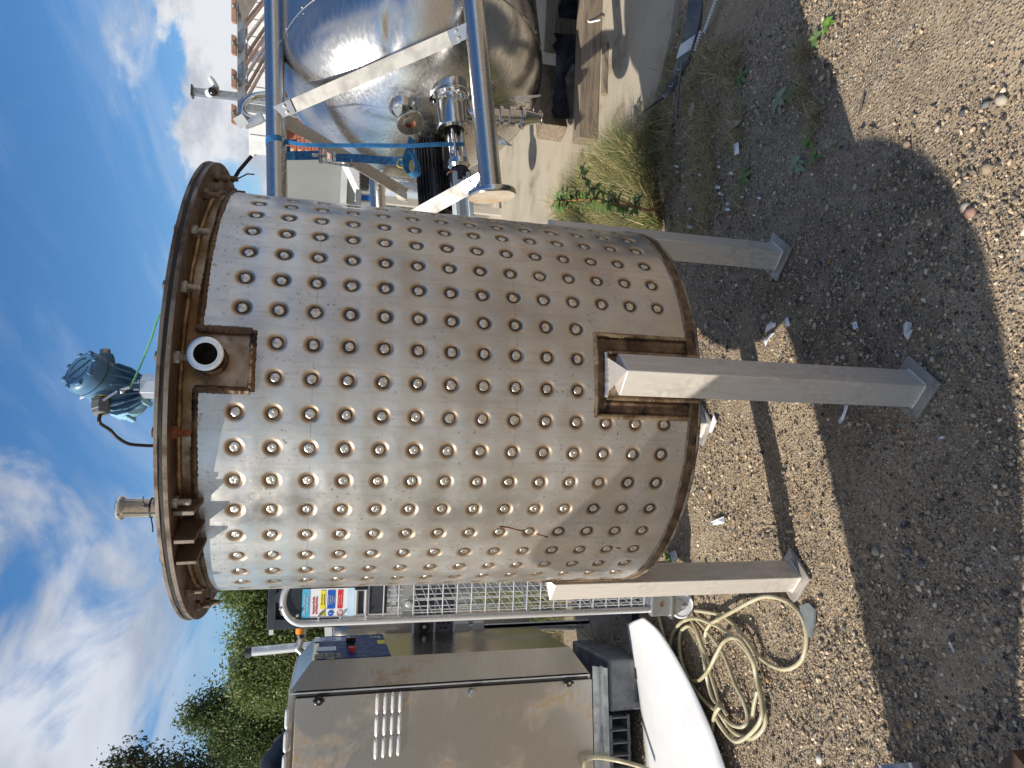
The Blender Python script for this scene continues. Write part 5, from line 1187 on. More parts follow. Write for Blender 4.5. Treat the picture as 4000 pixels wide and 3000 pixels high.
# dark plate, notice, handle slot
sz1, sz0 = at(1180, 2360, TY).z, at(1383, 2360, TY).z
pxl, pxr = xl + .018, xr - .012
b = MB(); b.prism([(pxl + .012, TY, sz0 - .13), (pxr, TY, sz0 - .13), (pxr, TY, sz1 + .035), (xm + .01, TY, sz1 + .115), (pxl + .01, TY, sz1 + .025)], (0, .003, 0)); part('end_plate', b, M['dark_grey'], tw, smooth=False)
def sx_(y): return at(1280, y, TY).x
s0, s1 = sx_(2411), sx_(2298); S = lambda u, v, o=.004: Vector((s0 + (s1 - s0) * u, TY - o, sz1 + (sz0 - sz1) * v)); XR = Vector((1, 0, 0)); NY = Vector((0, -1, 0))
H = sz1 - sz0; Wd = s1 - s0
b = MB(); b.prism([S(0, 0, .001), S(1, 0, .001), S(1, 1, .001), S(0, 1, .001)], (0, -.0015, 0)); sg = part('safety_notice', b, M['paper'], tw, smooth=False)
def sbox(name, u0, v0, u1, v1, mat, par=sg, o=.0032, bev=0):
    b = MB(); b.prism([S(u0, v0, o), S(u1, v0, o), S(u1, v1, o), S(u0, v1, o)], (0, -.0006, 0)); return part(name, b, M[mat], par, smooth=False)
sbox('title_band', 0, 0, 1, .145, 'sign_blue'); sbox('foot_band', 0, .86, 1, 1.0, 'sign_pale')
lettering('IMPORTANT SAFETY NOTICE', S(.5, .05, .0042), XR, UP, H * .046, M['paper'], sg, sx=.66)
lettering('DO NOT COVER', S(.5, .108, .0042), XR, UP, H * .046, M['paper'], sg, sx=.72)
lettering('Important Health', S(.42, .215, .0036), XR, UP, H * .060, M['red'], sg, sx=.80, bold=.006)
lettering('and Safety Notice', S(.42, .27, .0036), XR, UP, H * .060, M['red'], sg, sx=.80, bold=.006)
for v0, v1, mat, ink, lines in ((.345, .445, 'yellow', 'ink', ('Beware of collision and', 'injury to hands and feet')), (.48, .63, 'blue', 'paper', ('Ensure load is secured', 'Always pull or push', 'with wheels facing', 'towards you')), (.675, .775, 'red', 'paper', ('Do not use if damaged', 'Do not load top heavy'))):
    o = sbox('notice_box', .30, v0, .94, v1, mat)
    for i, tx in enumerate(lines): lettering(tx, S(.62, v0 + (v1 - v0) * (i + .6) / (len(lines) + .2), .0042), XR, UP, H * .026, M[ink], o, sx=.85)
c = S(.145, .40, .0034); b = MB(); b.prism([c + XR * -.0125 - UP * .009, c + XR * .0125 - UP * .009, c + UP * .013], NY * .0006); w_ = part('warning_triangle', b, M['ink'], sg, smooth=False)
b = MB(); b.prism([c + XR * -.0098 - UP * .0075 + NY * .0007, c + XR * .0098 - UP * .0075 + NY * .0007, c + UP * .0102 + NY * .0007], NY * .0004); part('triangle_fill', b, M['yellow'], w_, smooth=False); lettering('!', c + NY * .0014 - UP * .0012, XR, UP, .013, M['ink'], w_)
c = S(.145, .555, .0034); b = MB(); b.lathe(c, NY, [(0, .0115), (.0006, .0115), (.0006, 0)], 24); w_ = part('mandatory_disc', b, M['blue'], sg); lettering('!', c + NY * .001, XR, UP, .017, M['paper'], w_, bold=.02)
c = S(.145, .725, .0034); b = MB(); b.lathe(c, NY, [(0, .0115), (.0008, .0115), (.0008, .0095), (0, .0095)], 24); b.box(c + NY * .0005, (.020, .0008, .002), ((XR - UP).normalized(), NY, (XR + UP).normalized())); part('prohibition_ring', b, M['red'], sg)
hz1, hz0 = at(1388, 2345, TY).z, at(1432, 2345, TY).z
hc_ = Vector(((s0 + s1) / 2, TY - .004, (hz1 + hz0) / 2)); hw, hh_ = Wd * .42, (hz1 - hz0) * .42
b = MB(); b.path([hc_ + XR * (hw * (1 if q in (0, 3) else -1)) + UP * (hh_ * (1 if q < 2 else -1)) for q in range(4)] , .008, 10, closed=True); part('handle_frame', b, M['galv'], tw)
b = MB(); b.box(hc_ + Vector((0, .006, 0)), (hw * 1.9, .003, hh_ * 1.8)); part('handle_recess', b, M['galv_dull'], tw, smooth=False)
# rivets
for y_, x_ in ((2378, 1096), (2404, 1162), (2412, 1245), (2411, 1330), (2408, 1430)):
    p = at(x_, y_, TY - .012); b = MB(); b.lathe(p, NY, [(-.01, .006), (0, .006), (.004, .003), (.004, 0)], 12); part('rivet', b, M['galv'], tw)
# base, castors
b = MB(); z1, z0 = zbase + .012, at(2612, 2412, TY).z; b.box(((xl + xr) / 2 + .0, TY - .005, (z0 + z1) / 2), (xr - xl + .05, .035, z1 - z0)); bp = part('corner_bracket', b, M['galv_dull'], tw, bevel=.004, smooth=False)
b = MB(); b.box((xm, TY + .31, zbase - .03), (.20, .62, .03)); part('base_deck', b, M['galv_dull'], tw, smooth=False)
for x, y, mat in ((2560, 2322, 'dark_hole'), (2590, 2322, 'rust'), (2584, 2362, 'rust')):
    p = at(x, y, TY - .023); b = MB(); b.lathe(p, NY, [(-.004, .010), (.003, .010), (.003, .006), (-.004, .006)], 14); part('bracket_bolt', b, M[mat], bp)
wc_ = at(2685, 2362, TY); wc_.z = .058
for cx, cy in ((wc_.x, TY + .0), (wc_.x, TY + .58)):
    b = MB(); b.lathe((cx, cy - .018, .058), (0, 1, 0), [(-.002, .0), (-.002, .022), (.002, .024), (.002, .047), (-.001, .050), (.002, .0575), (.034, .0575), (.037, .05), (.034, 0)], 32); wh = part('castor_wheel', b, M['white'], tw)
    b = MB(); zf = z0 + .002; b.prism([(cx - .045, cy - .026, zf), (cx + .05, cy - .026, zf), (cx + .02, cy - .026, .05), (cx + .008, cy - .026, .042), (cx - .008, cy - .026, .046)], (0, .004, 0)); b.prism([(cx - .045, cy + .024, zf), (cx + .05, cy + .024, zf), (cx + .02, cy + .024, .05), (cx - .008, cy + .024, .046)], (0, .004, 0)); b.box((cx, cy, zf), (.10, .07, .006)); fk = part('castor_fork', b, M['galv_dull'], tw, smooth=False)
    b = MB(); b.lathe((cx, cy - .028, .058), NY, [(0, .009), (.006, .009), (.006, 0)], 14); part('axle_nut', b, M['galv'], fk)

# ------------------------------------------------------------------ things behind the trolley
SY = 3.55
sf = thing('framed_panel', 'charcoal framed panel standing behind the trolley', 'panel', (at(1200, 2380, SY).x, SY, 0))
xa, za = at(1050, 2459, SY).x, at(1043, 2440, SY).z; zb_ = at(1335, 2440, SY).z; xb = xa + .62
b = MB(); b.box(((xa + xb) / 2, SY + .02, za - .02), (xb - xa, .06, .04)); b.box((xa + .025, SY + .02, (za + zb_) / 2), (.05, .058, za - zb_)); b.box((xb - .025, SY + .02, (za + zb_) / 2), (.05, .058, za - zb_)); b.box(((xa + xb) / 2, SY + .02, zb_ + .02), (xb - xa, .056, .04)); fm = part('frame', b, M['dark_grey'], sf, bevel=.003, smooth=False)
b = MB(); b.box(((xa + xb) / 2, SY + .03, (za + zb_) / 2), (xb - xa - .09, .03, za - zb_ - .07)); part('screen', b, M['glassy'], sf, smooth=False)
b = MB(); b.box(((xa + xb) / 2, SY + .005, za - .105), (xb - xa - .1, .01, .06)); part('pale_strip', b, M['grey_plastic'], sf, smooth=False)
b = MB(); b.path(smooth_pts([(xb, SY - .012, za - .055), (xa + .2, SY - .012, za - .055), (xa + .1, SY - .012, za - .06), (xa + .065, SY - .012, za - .10), (xa + .06, SY - .012, za - .3)]), .005, 8); part('cable', b, M['cable'], sf)
b = MB(); b.lathe((xa + .105, SY - .0, za - .125), NY, [(0, .024), (.012, .024), (.014, .020), (.014, 0)], 20); part('round_cap', b, M['black_gloss'], sf)
b = MB(); b.box((xa - .015, SY + .02, za - .02), (.03, .03, .02)); part('white_tab', b, M['white_paint'], sf, smooth=False)
b = MB(); b.box(((xa + xb) / 2, SY + .03, zb_ / 2), (.12, .06, zb_)); b.box(((xa + xb) / 2, SY + .03, .02), (.6, .4, .04)); part('stand', b, M['dark_grey'], sf, smooth=False)
sm = thing('steel_column', 'brown stained stainless column with rounded shoulder beside the control panel', 'machine', (at(1450, 2473, 4.3).x, 4.3, 0))
p = at(1450, 2470, 4.3); zt_ = at(1300, 2470, 4.3).z; zq = at(1610, 2470, 4.3).z
b = MB(); b.lathe((p.x + .02, 4.3, 0), (0, 0, 1), [(.35, .0), (.35, .085), (zt_ - .10, .085), (zt_ - .05, .078), (zt_ - .015, .055), (zt_, .02), (zt_, 0)], 32); part('column', b, M['cabinet'], sm)
for q in (.4, 2.5, 4.6):
    b = MB(); b.tube((p.x + .02 + .06 * math.cos(q), 4.3 + .06 * math.sin(q), .36), (p.x + .02 + .10 * math.cos(q), 4.3 + .10 * math.sin(q), 0), .012, 10); part('leg', b, M['galv_dull'], sm)
cm = thing('conveyor_end', 'white slotted conveyor end plate with a black roller behind the trolley', 'conveyor', (at(1690, 2450, 4.0).x + .2, 4.0, 0))
p0, p1 = at(1612, 2482, 4.0), at(1772, 2420, 4.0)
b = MB(); b.box(((p0.x + p1.x) / 2 + .1, 4.0, (p0.z + p1.z) / 2), (abs(p1.x - p0.x) + .2, .012, abs(p0.z - p1.z))); ep = part('end_plate', b, M['grey_plastic'], cm, smooth=False)
for x in (1612, 1694, 1770):
    b = MB(); q = at(x, 2482, 3.985); b.box((q.x + .14, 3.985, q.z), (.30, .03, .010)); part('white_flange', b, M['white_paint'], ep, smooth=False)
c = at(1658, 2450, 3.975); b = MB(); b.lathe(c, NY, [(-.05, .030), (.0, .030), (.004, .026), (.004, .014), (-.002, .013), (-.002, 0)], 32); ro = part('roller', b, M['black'], cm)
b = MB(); b.lathe(c, NY, [(-.004, .0125), (.004, .011), (.005, .004), (.002, .003), (.002, 0)], 20); part('roller_bearing', b, M['polished'], ro)
for x, y in ((1712, 2435), (1732, 2434), (1752, 2433), (1722, 2452), (1741, 2452)):
    q = at(x, y, 3.99); b = MB(); b.box(q, (.008, .004, .016)); part('slot', b, M['dark_hole'], ep, smooth=False)
b = MB(); q = at(1790, 2440, 4.0); b.box((q.x + .20, 4.05, q.z / 2), (.03, .03, q.z)); part('support', b, M['white_paint'], cm, smooth=False)
b = MB(); b.box((q.x + .02, 4.05, q.z / 2), (.025, .03, q.z)); part('support', b, M['galv'], cm, smooth=False)
for k, (x, y, hgt) in enumerate(((1800, 2450, .09), (1868, 2448, .06))):
    b = MB(); q = at(x, y, 4.1); b.box((q.x, 4.1, q.z), (.06, .05, hgt)); b.box((q.x, 4.1, q.z / 2), (.02, .02, q.z)); part('foot_block', b, M['white_paint'], cm, smooth=False)
# bent post with an orange float switch, white post, mesh
bp_ = thing('bent_post', 'grey bent pipe post carrying an orange and black fitting', 'post', (at(1180, 2500, 5.2).x, 5.2, 0))
b = MB(); q = [at(1186, 2400, 5.2), at(1188, 2450, 5.2), at(1182, 2480, 5.2), at(1172, 2510, 5.2), at(1172, 2540, 5.2), at(1300, 2560, 5.2)]; q.append(Vector((q[-1].x, 5.2, 0))); b.path(smooth_pts(q, 5), .024, 12); part('pipe', b, M['galv_dull'], bp_)
b = MB(); b.tube(at(1172, 2450, 5.1), at(1170, 2474, 5.1), .028, 16); part('orange_sleeve', b, M['orange'], bp_)
b = MB(); b.tube(at(1170, 2474, 5.1), at(1176, 2492, 5.1), .024, 16); part('black_cap', b, M['black'], bp_)
wp = thing('white_post', 'short square white post between the framed panel and cabinet', 'post', (at(1280, 2470, 5.0).x, 5.0, 0))
q = at(1278, 2440, 5.0); b = MB(); b.bar(at(1281, 2425, 5.0), at(1285, 2520, 5.0), .05, .05); b.box((at(1285, 2520, 5.0).x, 5.0, at(1285, 2520, 5.0).z / 2), (.05, .05, at(1285, 2520, 5.0).z)); part('post_tube', b, M['white_paint'], wp, smooth=False)
lp = thing('steel_mast', 'plain pale steel mast in front of the hedge beside the cabinet', 'pole', (at(1160, 2528, 7.0).x, 7.0, 0))
p0 = at(962, 2548, 7.0); p1 = at(1165, 2528, 7.0); d_ = (p1 - p0).normalized(); b = MB(); b.tube(p0, p0 + d_ * (p0.z / -d_.z), .042, 16); part('tube', b, M['alu'], lp)
b = MB(); b.tube(p0 - d_ * .01, p0 + d_ * .05, .046, 16); part('end_cap', b, M['dark_grey'], lp)
fe = thing('mesh_fence', 'small chain link fence panel seen over the steel column', 'fence', (at(1330, 2440, 6.0).x, 6.0, 0))
x0_, x1_ = at(1330, 2520, 6.0).x, at(1330, 2380, 6.0).x; zf1 = at(1286, 2440, 6.0).z
b = MB()
for i in range(-10, 22):
    for sg_n in (1, -1):
        xa_ = x0_ + i * .045
        p = [(xa_, zf1 if sg_n > 0 else zf1 - .9), (xa_ + .5, zf1 - .9 if sg_n > 0 else zf1)]
        (ax_, az_), (bx_, bz_) = p
        t0 = max(0, (x0_ - ax_) / (bx_ - ax_)); t1 = min(1, (x1_ - ax_) / (bx_ - ax_))
        if t1 > t0: b.tube((ax_ + (bx_ - ax_) * t0, 6.0, az_ + (bz_ - az_) * t0), (ax_ + (bx_ - ax_) * t1, 6.0 + .004 * sg_n, az_ + (bz_ - az_) * t1), .002, 4, caps=False)
part('wire_mesh', b, M['galv'], fe, kind='stuff')
for x in (x0_, x1_):
    b = MB(); b.tube((x, 6.0, 0), (x, 6.0, zf1 + .03), .02, 10); part('fence_post', b, M['galv_dull'], fe)
bb_ = thing('slatted_container', 'pale grey slatted container low behind the chain link mesh', 'container', (at(1330, 2440, 6.8).x, 7.0, 0))
b = MB(); b.box(((x0_ + x1_) / 2 - .1, 7.2, zf1 / 2 - .04), (.5, .6, zf1 - .1)); part('container_wall', b, M['galv_dull'], bb_, smooth=False)
for k in range(6):
    b = MB(); b.box(((x0_ + x1_) / 2 - .1, 6.89, zf1 - .12 - .1 * k), (.48, .02, .03)); part('slat', b, M['alu'], bb_, smooth=False)

# ------------------------------------------------------------------ white curved sheet and hoses on the ground
Lft = [gnd(2450, 2442, .05), gnd(2462, 2520, .04), gnd(2478, 2600, .035), gnd(2492, 2690, .03), gnd(2505, 2790, .03), gnd(2517, 2900, .03), gnd(2526, 3000, .03), gnd(2540, 3130, .03), gnd(2560, 3300, .03)]
Rgt = [gnd(2512, 2412, .10), gnd(2570, 2462, .09), gnd(2628, 2548, .08), gnd(2680, 2642, .07), gnd(2728, 2740, .06), gnd(2772, 2840, .055), gnd(2806, 2930, .05), gnd(2832, 3005, .05), gnd(2860, 3110, .05)]
P = []; Ls, Rs = smooth_pts(Lft, 5), smooth_pts(Rgt, 5)
for l_, r_ in zip(Ls, Rs):
    P.append([l_.lerp(r_, j / 14) + UP * (.012 * math.sin(math.pi * j / 14)) for j in range(15)])
b = MB(); b.grid(P); b.add([], []); ws = single('white_sheet', b, M['white'], 'big curved white plastic sheet lying in front of the steam cabinet', 'plastic sheet', loc=tuple(Ls[10]))
sd = ws.modifiers.new('thick', 'SOLIDIFY'); sd.thickness = .004; sd.offset = -1
def zz(pts):
    return [gnd(2300 + x / 1.659, 2000 + y / 1.659, z) for x, y, z in pts]
h1 = [(690, 640, .016), (760, 648, .016), (850, 668, .016), (930, 720, .014), (1000, 800, .03), (1060, 885, .03), (1130, 960, .014), (1220, 1010, .013), (1300, 1015, .013), (1370, 970, .013), (1402, 890, .013), (1408, 780, .013), (1375, 670, .013), (1300, 590, .013), (1200, 552, .013), (1120, 552, .013), (1030, 590, .02), (940, 640, .036), (850, 690, .036), (780, 735, .02), (755, 800, .013), (765, 850, .013)]
h2 = [(455, 680, .013), (478, 770, .013), (500, 850, .013), (515, 900, .013), (528, 860, .013), (545, 790, .013), (600, 715, .03), (690, 690, .03), (790, 722, .026), (880, 770, .026), (960, 835, .036), (1020, 900, .03), (1068, 990, .02), (1100, 1110, .02), (1138, 1280, .02), (1140, 1380, .02), (1090, 1450, .03), (1040, 1468, .014), (960, 1440, .014), (900, 1385, .014), (840, 1300, .03), (760, 1238, .014), (690, 1150, .014), (625, 1035, .014), (592, 920, .014), (590, 800, .014), (618, 752, .014), (660, 742, .014), (702, 795, .014), (735, 890, .014), (752, 1000, .03), (772, 1110, .014), (800, 1200, .014), (840, 1258, .014), (880, 1330, .014), (935, 1382, .03), (1000, 1388, .03), (1028, 1330, .014), (1000, 1220, .014), (950, 1120, .014), (905, 1000, .014), (862, 900, .014), (800, 815, .014), (735, 735, .014), (690, 690, .014)]
h3 = [(640, 1060, .014), (660, 1092, .014), (715, 1090, .03), (775, 1025, .05), (825, 925, .05), (872, 845, .05), (938, 815, .05), (1000, 848, .055), (1060, 960, .05), (1085, 1080, .036), (1112, 1200, .036), (1118, 1330, .036), (1060, 1425, .036), (965, 1488, .02), (900, 1448, .02), (832, 1350, .04), (822, 1290, .04), (845, 1240, .03)]
h4 = [(1062, 1318, .014), (1075, 1230, .014), (1092, 1160, .014)]; h5 = [(850, 1262, .05), (822, 1300, .05), (805, 1360, .03), (800, 1420, .013)]; h6 = [(660, 690, .013), (700, 770, .013), (728, 850, .013), (770, 960, .013), (790, 1050, .013), (820, 1150, .013), (850, 1240, .013), (900, 1320, .013)]
hs = thing('hose', 'coiled cream braided hose lying on the gravel beside the white sheet', 'hose', tuple(gnd(2850, 2650)))
for h in (h1, h2, h3, h4, h5, h6):
    b = MB(); b.path(smooth_pts(zz(h), 7), .0080, 12); part('hose_run', b, M['hose'], hs)
b = MB(); b.path(smooth_pts([under(2300, 3080, -.05), under(2285, 3010, -.05), under(2290, 2970, -.05), under(2330, 2958, -.04), under(2400, 2968, -.05), under(2470, 2985, -.12), under(2540, 3010, -.2)], 6), .011, 12); single('hose', b, M['hose'], 'short cream hose end bending down over the cabinet base channel', 'hose', loc=tuple(kp(1.0, -.05, .2)))
b = MB(); b.path(smooth_pts([gnd(2425, 2830, .06), gnd(2448, 2850, .03), gnd(2458, 2890, .02), gnd(2450, 2930, .02), gnd(2420, 2965, .03), gnd(2380, 2990, .05), gnd(2330, 3030, .1)], 6), .010, 10); single('hose', b, M['yellow_hose'], 'yellow hose curling out from under the cabinet', 'hose', loc=tuple(gnd(2450, 2900)))
# ------------------------------------------------------------------ unseen shade caster added on the left, shaped to throw the near shadow
dS = Vector((0.9206, 0.3903, 0)); nS = Vector((-0.3903, 0.9206, 0)); te = math.tan(SUN_EL); s0_ = -1.45
hp_ = thing('shade_caster', 'tall dull steel shape added left of the camera, out of view, to cast shade', 'vessel', tuple(dS * s0_ + nS * 1.6))
sil = [(-.35, 1.60, 1.90), (-.2, 1.53, 1.925), (-.11, 1.466, 1.925), (.0, 1.42, 1.93), (.18, 1.32, 1.92), (.37, 1.235, 1.92), (.556, 1.195, 1.93), (.692, 1.17, 1.95), (.76, 1.17, 1.955), (.83, 1.182, 1.965), (.906, 1.218, 1.975), (.989, 1.30, 1.978), (1.05, 1.40, 1.975), (1.12, 1.53, 1.96), (1.19, 1.64, 1.93), (1.24, 1.72, 1.89), (1.268, 1.80, 1.84)]
b = MB(); P = []
for w_, n0, n1 in sil:
    z = w_ - s0_ * te; c = dS * s0_ + nS * ((n0 + n1) / 2); r_ = (n1 - n0) / 2
    P.append([c + nS * (r_ * math.cos(q)) + dS * (r_ * .8 * math.sin(q)) + UP * z for q in np.linspace(0, 2 * math.pi, 33)])
b.grid(P); b.add(P[-1][:-1], [tuple(range(32))]); b.add(P[0][:-1], [tuple(range(32))]); part('caster_body', b, M['galv_dull'], hp_)
for k in range(3):
    q = k * 2.1 + .4; c = dS * s0_ + nS * 1.75; b = MB(); b.tube((c.x + .08 * math.cos(q), c.y + .08 * math.sin(q), 0), (c.x + .10 * math.cos(q), c.y + .10 * math.sin(q), .85), .02, 10); part('caster_leg', b, M['galv_dull'], hp_)
# low steel bits at the lower left edge
bk = thing('steel_bracket', 'small steel channel bracket at the near left edge', 'bracket', tuple(gnd(3530, 2990)))
e0, e1 = gnd(3462, 2985, .02), gnd(3592, 2975, .02); dd = (e1 - e0).normalized(); sd_ = Vector((dd.y, -dd.x, 0)); sd_ = sd_ if sd_.x < 0 else -sd_
b = MB(); b.prism([e0, e1, e1 + sd_ * .12, e0 + sd_ * .12], UP * .004); part('base', b, M['galv_dull'], bk, smooth=False)
for q in (e0, e1 - dd * .012):
    b = MB(); b.prism([q, q + dd * .012, q + dd * .012 + sd_ * .12, q + sd_ * .12], UP * .028); part('flange', b, M['alu'], bk, smooth=False)
b = MB(); q0, q1 = gnd(3905, 3012, .03), gnd(4020, 2968, .03); b.bar(q0 - Vector((.05, .0, 0)), q1, .05, .05); single('angle_bar', b, M['flange'], 'rusty brown steel bar at the very corner nearest the camera', 'steel bar', loc=tuple(q0), smooth=False)
b = MB(); b.prism([gnd(3978, 2925, .004), gnd(4010, 2920, .004), gnd(4010, 2960, .004), gnd(3990, 2968, .004)], (0, 0, .012)); single('concrete_chip', b, M['concrete'], 'pale flat concrete chip beside the rusty bar at the corner', 'rubble', loc=tuple(gnd(3990, 2950)), smooth=False)
# ------------------------------------------------------------------ trees
def tree(name, base, height, crown, label, col, nleaf, leaf, group, trunk_r=.16, dens=.55, seed=0, narrow=1.0):
    """crown: list of (dx, dy, z, rx, ry, rz) lumps"""
    t = thing(name, label, 'tree', tuple(base), group); r_ = np.random.default_rng(seed + 11); B0 = Vector(base)
    b = MB(); top = max(c[2] for c in crown) * .9
    pts = [B0 + Vector((.15 * math.sin(k * 1.3 + seed), .1 * math.cos(k + seed), top * k / 6)) for k in range(7)]
    b.path(pts, [trunk_r * (1 - .8 * k / 6) for k in range(7)], 8)
    part('trunk', b, M['bark'], t)
    lb = MB()
    for c in crown:
        e = B0 + Vector((c[0], c[1], c[2])); s_ = pts[min(5, max(1, int(c[2] / top * 4)))]
        lb.path([s_, s_.lerp(e, .5) + Vector((0, 0, -.15)), e], [trunk_r * .45, trunk_r * .28, .02], 6)
        for k in range(4):
            q = e + Vector((random.uniform(-1, 1) * c[3], random.uniform(-1, 1) * c[4], random.uniform(-.3, 1) * c[5])) * .8; lb.path([s_.lerp(e, .7), q], [.03, .008], 5)
    part('limbs', lb, M['bark'], t, kind='stuff')
    vol = np.array([c[3] * c[4] * c[5] for c in crown]) ** (2 / 3); k = r_.choice(len(crown), nleaf, p=vol / vol.sum()); C = np.array(crown)[k]
    # leaves gather in twig clusters near the outside of every lump
    ncl = max(20, nleaf // 34); cid = r_.integers(0, ncl, nleaf); ck = r_.choice(len(crown), ncl, p=vol / vol.sum()); CC = np.array(crown)[ck]
    dv_ = r_.normal(size=(ncl, 3)); dv_ /= np.linalg.norm(dv_, axis=1)[:, None]; rr = r_.uniform(0, 1, ncl) ** .38
    cpos = CC[:, :3] + dv_ * CC[:, 3:6] * rr[:, None]
    pos = cpos[cid] + r_.normal(size=(nleaf, 3)) * (leaf * 3.6) * np.array([1, 1, .9 * narrow])
    out = (np.abs(pos[:, 2]) > -1) & (pos[:, 2] > .2); pos = pos[out]; n = len(pos); cid = cid[out]
    a = r_.normal(size=(n, 3)); a[:, 2] -= .5; a /= np.linalg.norm(a, axis=1)[:, None]; u = np.cross(a, r_.normal(size=(n, 3))); u /= np.linalg.norm(u, axis=1)[:, None]
    L = leaf * r_.uniform(.6, 1.35, n)[:, None]; w = L * .42
    V = np.stack([pos - a * L, pos + u * w, pos + a * L, pos - u * w], 1).reshape(-1, 3); F = np.arange(n * 4).reshape(-1, 4)
    base_c = np.array(col); cc = base_c * r_.uniform(.65, 1.35, (ncl, 1))[cid] * r_.uniform(.75, 1.3, (n, 1)); cc[:, 0] *= r_.uniform(.85, 1.25, n)
    o = bpy.data.objects.new('crown', np_mesh('crown', V, F, M['leaf'], vcol=np.repeat(np.clip(cc, 0, .5), 4, 0))); COL.objects.link(o); o.parent = t
    return t
def tz(x, y, Y): return at(x, y, Y)
def px_tree(name, Y, lumps, label, col, nleaf, leaf, group, seed, **k):
    cs = [(at(x, y, Y), r) for x, y, r in lumps]; bx = k.pop('bx', None) or sum(c[0].x for c in cs) / len(cs); base = Vector((bx, Y, 0))
    crown = [(c.x - bx, random.uniform(-.5, .5) * s, c.z, s, s, s * .95) for c, s in [(c, r * Y / 2709) for c, r in cs]]
    return tree(name, base, 0, crown, label, col, nleaf, leaf, group, seed=seed, **k)
G1 = 'trees beyond the yard on the left'
px_tree('broadleaf_tree', 19, [(830, 2790, 70), (770, 2800, 45), (900, 2830, 100), (960, 2760, 85), (930, 2930, 110), (1010, 2860, 120), (1040, 2790, 80), (1090, 2960, 130), (1130, 2800, 120), (870, 2960, 60)], 'tall dark broadleaf tree rising above the steam cabinet', (.095, .14, .045), 42000, .050, G1, 1)
px_tree('willow_tree', 17.5, [(950, 2640, 45), (1010, 2660, 70), (985, 2590, 60), (1050, 2540, 85), (1080, 2690, 80), (1010, 2460, 70), (1080, 2440, 90), (1120, 2600, 100), (1160, 2500, 110), (960, 2500, 50), (1220, 2420, 110), (1250, 2560, 110), (1050, 2640, 60)], 'light green willow behind the pale steel mast', (.155, .205, .065), 50000, .046, G1, 2, narrow=1.3)
px_tree('willow_tree', 18, [(950, 2330, 60), (900, 2300, 40), (1010, 2360, 75), (990, 2280, 70), (1080, 2310, 90), (1160, 2350, 110), (1100, 2400, 80), (1240, 2300, 110), (930, 2240, 60)], 'bright green willow right beside the tank flange', (.14, .20, .06), 40000, .044, G1, 3, narrow=1.2)
px_tree('overhanging_tree', 8.5, [(470, 2985, 36), (520, 2960, 32), (545, 3010, 50), (600, 3060, 70), (690, 2985, 26), (750, 3020, 60), (800, 3080, 90), (680, 3090, 80)], 'nearer dark leafy branches reaching in at the upper left edge', (.050, .072, .034), 7000, .026, G1, 4, trunk_r=.09, bx=-6.4)
px_tree('scrub_tree', 24, [(1150, 2760, 90), (1200, 2900, 110), (1230, 2650, 100), (1250, 2780, 100), (1240, 3000, 110)], 'low shaded scrub filling the gap behind the cabinet top', (.07, .105, .04), 26000, .055, G1, 5)
# ------------------------------------------------------------------ grass and weeds
def blades(name, cx, n, lmin, lmax, wid, cols, label, cat='grass', lean=.6, bend=.5, kind='stuff', segs=3):
    """cx(n) -> base points (n,3)"""
    P = cx(n); n = len(P); L = lmin + (lmax - lmin) * rng.uniform(0, 1, n) ** 1.6; az_ = rng.uniform(0, 6.283, n); ln = rng.uniform(.1, 1, n) * lean
    d = np.stack([np.cos(az_) * ln, np.sin(az_) * ln, np.ones(n)], -1); d /= np.linalg.norm(d, axis=1)[:, None]; sd_ = np.stack([-np.sin(az_), np.cos(az_), np.zeros(n)], -1)
    bd_ = np.stack([np.cos(az_), np.sin(az_), -np.full(n, .5)], -1) * bend
    rows = []
    for k in range(segs + 1):
        t = k / segs; c = P + d * (L * t)[:, None] + bd_ * (L * t * t * rng.uniform(.5, 1, n))[:, None]; c[:, 2] = np.maximum(c[:, 2], .004 + P[:, 2]); w = wid * (1 - t * .9)
        rows.append(np.stack([c - sd_ * w, c + sd_ * w], 1))
    V = np.concatenate(rows, 1); nv = V.shape[1]; f0 = np.array([[2 * k, 2 * k + 1, 2 * k + 3, 2 * k + 2] for k in range(segs)]); F = (f0[None] + (np.arange(n) * nv)[:, None, None]).reshape(-1, 4)
    cc = np.array(cols)[rng.integers(0, len(cols), n)] * rng.uniform(.7, 1.3, (n, 1))
    o = bpy.data.objects.new(name, np_mesh(name, V.reshape(-1, 3), F, M['grass'], vcol=np.repeat(np.clip(cc, 0, .7), nv, 0))); COL.objects.link(o)
    return tag(o, label, cat, kind=kind)
STRAW = [(.42, .34, .17), (.52, .43, .24), (.34, .27, .13), (.26, .20, .11)]; GREEN = [(.14, .20, .05), (.20, .24, .07), (.26, .27, .10), (.11, .16, .045)]
def tuft_pts(n):
    poly = [gnd(x, y) for x, y in ((2590, 905), (2580, 800), (2572, 700), (2555, 600), (2510, 550), (2440, 590), (2360, 660), (2270, 750), (2200, 820), (2165, 905))]
    cx = np.array([(p.x, p.y) for p in poly]); mid = cx.mean(0); k = rng.integers(0, len(cx), n * 2); t = rng.uniform(0, 1, n * 2)[:, None]; a = cx[k] * (1 - t) + cx[(k + 1) % len(cx)] * t; s = rng.uniform(0, 1, n * 2)[:, None] ** .6
    q = mid + (a - mid) * s; y_ok = q[:, 1] < 4.9; q = q[y_ok][:n]
    return np.c_[q, np.full(len(q), .0)]
blades('grass_tuft', tuft_pts, 15000, .07, .27, .0024, STRAW[:3] + GREEN, 'tall dry and green grass tuft beside the concrete, right of the tank', lean=1.1)
blades('long_straw', lambda n: tuft_pts(n), 500, .20, .42, .0016, STRAW[:3], 'long wispy straw stalks leaning out of the grass tuft', lean=1.3, bend=.25)
